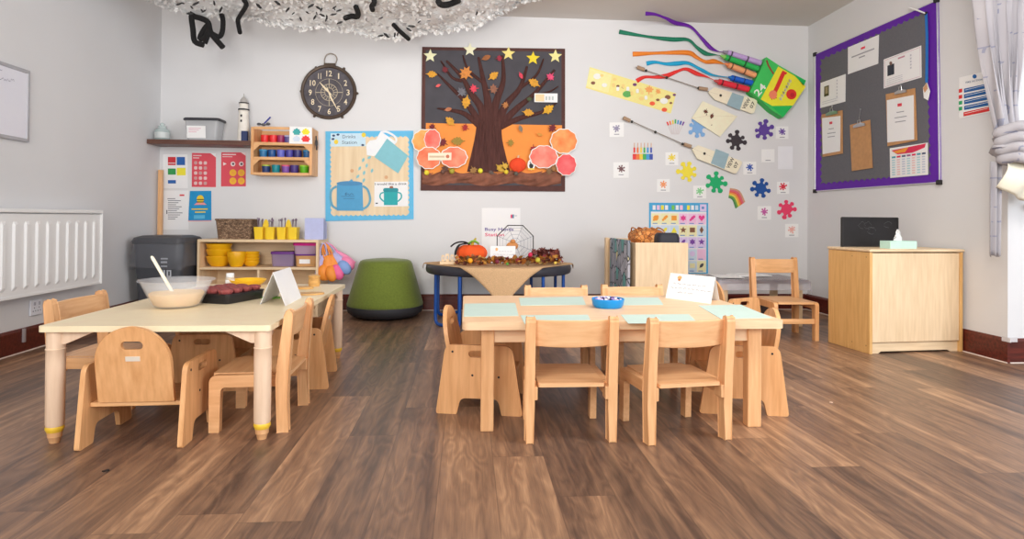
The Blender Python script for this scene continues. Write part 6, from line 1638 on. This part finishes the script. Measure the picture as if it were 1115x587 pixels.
def tail(u, v):
    xa = cp(1079, 200).x-.0*v; xb = cp(1091, 200).x-.012*v
    return Vector((xa+(xb-xa)*u, YCU+.0+.016*math.sin(u*14), cp(1086, 176).z+(cp(1086, 280-2*abs(math.sin(u*9))).z-cp(1086, 176).z)*v))
mb.grid(tail, 24, 14); obj('hanging_end', mb, M_CUR, t, world=True, solid=.002)
mb = MB(); mb.box((3.75, YCU, CZ-.028), (1.85, .03, .03))
tag(obj('curtain_rail', mb, M_UPVC), 'white curtain rail fixed to the ceiling above the curtain', 'rail')

# ================================================================== LEFT WALL
p = LW(32, 79, .02); pb = LW(30.6, 153, .02); y1 = p.y; y0 = y1-.95
t = thing('whiteboard', 'white wipe board with grey frame high on the left wall, above the radiator', 'whiteboard', (XL, (y0+y1)/2, pb.z))
zc0, zc1 = pb.z, LW(16, 73.5, .02).z
mb = MB(); mb.box((XL+.008, (y0+y1)/2, (zc0+zc1)/2), (.014, y1-y0, zc1-zc0)); obj('board', mb, mat('wipe_board', (222, 222, 236), .25, var=.01), t, world=True)
mb = MB()
for c_, d_ in (((XL+.011, (y0+y1)/2, zc1), (.02, y1-y0+.02, .022)), ((XL+.011, (y0+y1)/2, zc0), (.02, y1-y0+.02, .022)), ((XL+.011, y0, (zc0+zc1)/2), (.02, .022, zc1-zc0)), ((XL+.011, y1, (zc0+zc1)/2), (.02, .022, zc1-zc0))): mb.box(c_, d_)
obj('frame', mb, mat('grey_frame', (172, 172, 178), .4, metal=.2), t, world=True, bevel=.004)
mb = MB(); rg = random.Random(17)
for v_, x0_, x1_ in ((76.5, -12, 3), (85.5, -14, 16)):
    x = x0_
    pts = []
    while x < x1_: pts.append((x, v_+x*.16+rg.uniform(-1.6, 1.6))); x += 1.1
    for a, b in zip(pts, pts[1:]): mb.ink(LW, [(a[0], a[1]-.25), (b[0], b[1]-.25), (b[0], b[1]+.25), (a[0], a[1]+.25)], .0165, 0)
obj('handwriting', mb, P((110, 106, 130)), t, world=True)
# radiator
XRD = XL+.10
pt = onX(112, 229.6, XRD); y1 = pt.y; y0 = y1-2.3; z1 = .885; z0 = .352
t = thing('radiator', 'long white panel radiator with vertical ribs on the left wall', 'radiator', (XL, (y0+y1)/2, z0))
M_RAD = mat('radiator_white', (238, 238, 236), .35, var=.01)
prof = []; y = y0; rib = .0975
n = int((y1-y0)/rib); off0 = (y1-y0-n*rib)/2
prof.append((y0, 0))
for k in range(n):
    a = y0+off0+k*rib
    prof += [(a+.026, 0), (a+.036, .010), (a+.058, .010), (a+.068, 0)]
prof.append((y1, 0))
mb = MB()
zs = (z0+.004, z0+.05, z0+.072, z1-.095, z1-.075, z1-.03)
ks = (0, 0, 1, 1, 0, 0)
for i in range(len(zs)-1):
    a = [Vector((XRD-.012+d*ks[i], yy, zs[i])) for yy, d in prof]; b = [Vector((XRD-.012+d*ks[i+1], yy, zs[i+1])) for yy, d in prof]
    m = len(prof); mb.add(a+b, [(k, k+1, k+1+m, k+m) for k in range(m-1)], 0, False)
obj('front_panel', mb, M_RAD, t, world=True)
mb = MB(); mb.box((XL+.03+.03, (y0+y1)/2, (z0+z1)/2-.01), (.052, y1-y0-.03, z1-z0-.06)); obj('rear_panel', mb, M_RAD, t, world=True)
mb = MB(); mb.box(((XL+.025+XRD)/2, (y0+y1)/2, z1-.012), (XRD-XL-.02, y1-y0+.01, .024)); obj('top_grille', mb, M_RAD, t, world=True, bevel=.005)
mb = MB(); mb.box(((XL+.025+XRD)/2, y1-.001, (z0+z1)/2-.008), (XRD-XL-.022, .008, z1-z0-.02)); obj('end_cover', mb, M_RAD, t, world=True, bevel=.003)
mb = MB(); mb.box((XRD-.03, (y0+y1)/2, z0+.01), (.045, y1-y0, .016)); obj('bottom_seam', mb, M_RAD, t, world=True)
mb = MB()
for yy in (y0+.3, y1-.3): mb.box((XL+.019, yy, (z0+z1)/2), (.034, .03, .3))
obj('wall_bracket', mb, M_RAD, t, world=True)
# sockets
def socket(lab, px0, px1, py0, py1, w=None):
    a, b = LW(px0, py0, .01), LW(px1, py1, .01); y0_, y1_ = min(a.y, b.y), max(a.y, b.y); z1_, z0_ = a.z, b.z
    t = thing('wall_socket', lab, 'socket', (XL, (y0_+y1_)/2, z0_))
    mb = MB(); mb.box((XL+.008, (y0_+y1_)/2, (z0_+z1_)/2), (.012, y1_-y0_, z1_-z0_)); obj('face_plate', mb, mat('socket_white', (220, 222, 230), .4, var=.01), t, world=True, bevel=.003)
    for k in (.3, .7):
        mb = MB(); mb.box((XL+.0155, y0_+(y1_-y0_)*k, z1_-(z1_-z0_)*.25), (.004, .016, .02)); obj('switch', mb, P((176, 178, 190)), t, world=True)
        mb = MB()
        for dy, dz in ((0, .012), (-.011, -.008), (.011, -.008)): mb.box((XL+.0142, y0_+(y1_-y0_)*k, z0_+(z1_-z0_)*.36+dz), (.002, .006, .007)); mb.v[-8:] = [q_+Vector((0, dy, 0)) for q_ in mb.v[-8:]]
        obj('pin_hole', mb, M_INK, t, world=True)
socket('white double socket below the radiator on the left wall', 33, 45.5, 327.5, 341.5)
a = LW(25.8, 358.5, .02); mb = MB(); mb.box((XL+.022, a.y, .105), (.014, .02, .085)); 
tag(obj('cable_cover', mb, P((150, 140, 142)), bevel=.003), 'short grey vertical cable cover on the dark skirting under the radiator', 'cable cover')

# ================================================================== CEILING NET
EDGE = [(-2.72, 2.66), (-2.52, 2.56), (-2.37, 2.50), (-2.25, 2.475), (-1.95, 2.45), (-1.58, 2.41), (-1.28, 2.385), (-.98, 2.36), (-.72, 2.335), (-.52, 2.318), (-.36, 2.345), (-.2, 2.385), (.1, 2.455), (.30, 2.55), (.52, 2.645), (.62, 2.69)]
def edge_z(x):
    for (a, za), (b, zb_) in zip(EDGE, EDGE[1:]):
        if a <= x <= b: k = (x-a)/(b-a); return za+(zb_-za)*k
    return EDGE[0][1] if x < EDGE[0][0] else EDGE[-1][1]
YE, YN = 5.05, 3.55
rg = random.Random(23)
def net(u, v):
    x = -2.70+3.30*u; y = YE-(YE-YN)*v
    z = edge_z(x)+.035*math.sin(v*PI*1.5)+.02*math.sin(x*9+y*4)*math.sin(y*7)
    z += (CZ-.03-z)*max(0, v-.7)/.3*.6
    return Vector((x+.02*math.sin(y*11), y+(.03*math.sin(x*23)+.02*math.sin(x*51) if v == 0 else 0), min(z, CZ-.012)))
t = thing('ceiling_net', 'white leafy netting with black flecks sagging from the ceiling', 'net', (-1.05, 4.3, 2.3))
M_NET = mat('white_netting', (246, 245, 246), .9, var=.02, scale=30)
mb = MB(); mb.grid(net, 110, 40)
# drop about a tenth of the cells: an open mesh
keep = [i for i in range(len(mb.f)) if rg.random() > .10]
mb.f = [mb.f[i] for i in keep]; mb.m = [mb.m[i] for i in keep]; mb.s = [mb.s[i] for i in keep]
obj('mesh_sheet', mb, M_NET, t, world=True)
def flap(mb, p, s, mi, droop=1.0):
    a = rg.uniform(0, 6.28); d = Vector((math.cos(a), math.sin(a), -rg.uniform(.2, 1.1)*droop)).normalized(); w = Vector((-math.sin(a), math.cos(a), rg.uniform(-.4, .4))).normalized()
    mb.add([p-w*s*.3, p+w*s*.3, p+d*s*.6+w*s*rg.uniform(.25, .5), p+d*s*rg.uniform(.9, 1.2)+w*s*rg.uniform(-.2, .2), p+d*s*.55-w*s*rg.uniform(.25, .5)], [(0, 1, 2, 3, 4)], mi)
mb = MB()
for i in range(5200):
    v = rg.random()**1.3*.85; flap(mb, net(rg.random(), v)+Vector((0, 0, -.005)), rg.uniform(.018, .036), 0, .6)
for i in range(700): flap(mb, net(rg.random(), 0), rg.uniform(.022, .05), 0, 1.6)
tag(obj('leafy_cutouts', mb, M_NET, t, world=True), kind='stuff')
mb = MB()
def fleck(px, py, s):
    # lies just under the sheet where that part of the sheet hangs
    d = ray(px, py); lo = 3.6
    best = None
    for k in range(60):
        y = 5.03-1.3*k/60; p_ = EYE+d*(y/d.y); u = (p_.x+2.7)/3.3; v = (YE-y)/(YE-YN)
        if 0 <= u <= 1 and p_.z <= net(u, v).z-.012: best = p_
        if 0 <= u <= 1 and p_.z > net(u, v).z-.012 and best is not None: break
    if best is None: return
    a = rg.uniform(0, 6.28); w = Vector((math.cos(a), .3*math.sin(a), math.sin(a)*.8)).normalized(); q_ = w.cross(Vector((0, 1, 0))).normalized()
    best = best+Vector((0, -.05, -.02))
    mb.add([best-w*s, best-w*s*.3+q_*s*.3, best+w*s+q_*s*.1, best+w*s*.6-q_*s*.28, best-w*s*.4-q_*s*.3], [(0, 1, 2, 3, 4)])
for x, y in ((199, 4), (217, 3.5), (213, 7.5), (224, 11), (211, 14), (226, 11.6), (244, 10), (285, 6), (316, 10), (305, 3), (322, 14), (337, 13), (341, 6), (349, 8), (347, 14), (330, 20), (353, 16), (366, 7.5), (365, 15), (357, 21), (372, 24), (371, 11), (378, 18), (345, 18), (352, 10), (358, 18), (416, 19), (457, 23), (449, 28), (446, 31), (431, 37), (416, 38), (422, 37.5), (434, 36.4), (519, 14), (366, 9), (203, 3), (237, 3)):
    fleck(x, y, rg.uniform(.014, .03))
tag(obj('black_fleck', mb, M_BLACK, t, world=True), kind='stuff')
# strings to the ceiling
for u, v in ((.08, .08), (.3, .05), (.5, .05), (.68, .05), (.9, .1), (.2, .9), (.5, .9), (.8, .9)):
    p = net(u, v); mb = MB(); mb.tube([p, Vector((p.x, p.y, CZ-.002))], .002, 5); obj('string', mb, M_NET, t, world=True)
# black legs hanging out of the net
YL = 4.98
def zb_(x, y): return onY(160+x/5.07, y/5.07, YL)
def zn(x, y): return onY(360+x/4.646, y/4.646, YL)
t = thing('hanging_spider', 'tangle of thick black spider legs hanging from the net edge, near the left corner', 'decoration', tuple(zb_(320, 180)))
M_PIPE = mat('black_felt', (24, 23, 24), .95, var=.2, scale=60)
def leg(pts, r_, name, parent, n=4):
    mb = MB(); P_ = curve([tuple(p) for p in pts], n); mb.tube(P_, r_, 8); return obj(name, mb, M_PIPE, parent, world=True)
leg([zb_(255, 70), zb_(246, 95), zb_(254, 160), zb_(264, 228), zb_(312, 248)], .022, 'leg', t)
leg([zb_(262, 92), zb_(300, 102), zb_(338, 125), zb_(355, 185), zb_(420, 262)], .022, 'leg', t)
leg([zb_(412, 78), zb_(420, 120), zb_(416, 175), zb_(398, 203), zb_(360, 186)], .020, 'leg', t)
leg([zb_(345, 130), zb_(318, 160), zb_(292, 212), zb_(322, 205), zb_(344, 160)], .021, 'leg', t)
leg([zb_(330, 110), zb_(345, 160), zb_(330, 215), zb_(320, 240)], .018, 'leg', t)
BS = 'black felt strips hanging from the net'
def below(p):
    d = (p-EYE)/p.y; best = p
    for k in range(90):
        y = 5.06-1.3*k/90; q_ = EYE+d*y; u = (q_.x+2.7)/3.3; v = (YE-y)/(YE-YN)
        if 0 <= u <= 1 and 0 <= v <= 1 and q_.z > net(u, v).z-.05: best = EYE+d*(y-.03)
    return best
def strip_leg(lab, pts, r_=.017):
    pts = [below(p) for p in pts]
    mb = MB(); mb.tube(curve([tuple(p) for p in pts], 4), r_, 8); tag(obj('felt_strip', mb, M_PIPE), lab, 'decoration', BS)
strip_leg('single bent black strip hanging from the net, right of the spider legs', [zb_(535, 0), zb_(548, 30), zb_(512, 90), zb_(502, 118), zb_(514, 182)])
strip_leg('straight black strip hanging lowest from the net, above the gap between clock and tree board', [zn(318, 125), zn(350, 158), zn(395, 198)])
strip_leg('short hooked black strip under the net, above the clock', [zn(128, 36), zn(138, 62), zn(135, 84), zn(105, 82), zn(74, 92)], .02)
strip_leg('smallest black strip, high on the net, above the right side of the clock', [zn(220, 0), zn(220, 18), zn(208, 30), zn(212, 50)], .018)
strip_leg('black strip curling along the net above the tree board', [zn(545, 8), zn(560, 24), zn(600, 22), zn(650, 0)], .022)

# small dark crumb and white dot on the floor
c = onZ(114.5, 513, 0); mb = MB(); mb.panel(leafp(c.x, c.y, .018, 70, 2), [], lambda u, v, q_: Vector((u, v, .0006+q_+.003*math.sin(u*90))), .002)
tag(obj('dark_scrap', mb, M_DARK), 'tiny dark scrap on the floor in front of the cream table', 'scrap')
c = onZ(905, 438.5, 0); mb = MB(); mb.lathe([(0, 0), (.008, 0), (.007, .002), (0, .003)], (c.x, c.y, .0004), 10)
tag(obj('pale_crumb', mb, P((220, 190, 170))), 'tiny pale crumb on the floor right of the mint-paper table', 'crumb')

# ================================================================== CAMERA
cam = bpy.data.cameras.new('camera'); co = bpy.data.objects.new('camera', cam); COL.objects.link(co)
cam.sensor_fit = 'HORIZONTAL'; cam.sensor_width = 36; cam.lens = CF/1115*36
cam.shift_y = -(293.5-CCY)/1115; cam.clip_start = .05
M3 = Matrix((RV, UV, -FW)).transposed().to_4x4(); M3.translation = EYE
co.matrix_world = M3
scn.camera = co

# ================================================================== LIGHT
w = bpy.data.worlds.new('daylight'); scn.world = w; w.use_nodes = True
bg = w.node_tree.nodes['Background']; bg.inputs['Color'].default_value = (.90, .95, 1.0, 1); bg.inputs['Strength'].default_value = WORLD
def area(name, loc, target, size, power, c, shape='RECTANGLE', size_y=None):
    l = bpy.data.lights.new(name, 'AREA'); l.shape = shape; l.size = size
    if shape in ('RECTANGLE', 'ELLIPSE'): l.size_y = size_y or size
    l.energy = power; l.color = c
    o = bpy.data.objects.new(name, l); COL.objects.link(o); o.location = loc
    o.rotation_euler = (Vector(target)-Vector(loc)).to_track_quat('-Z', 'Y').to_euler()
    return o
area('window_daylight', (4.9, -.8, 1.6), (-2.7, 2.6, 1.4), 2.2, 108, (.84, .92, 1.0), size_y=1.6)
area('back_wall_fill', (1.6, 1.9, 2.66), (2.1, 5.7, .8), 1.8, 74, (1, .95, .88), size_y=1.2)  # added fill, no visible fixture: brightens the right part of the back wall
area('key_light', (-1.0, -1.3, 2.0), (1.3, 5.5, 1.4), 1.6, 88, (1, .97, .92))
l = area('net_fill', (-.6, .3, .9), (-.9, 4.9, 2.35), .5, 11, (1, .95, .89)); l.data.spread = R(60)  # added narrow fill from below, no real lamp: whitens the ceiling net
scn.view_settings.view_transform = 'Standard'; scn.view_settings.look = 'None'
scn.view_settings.gamma = 1; scn.view_settings.use_curve_mapping = False
scn.view_settings.exposure = EXPOSURE
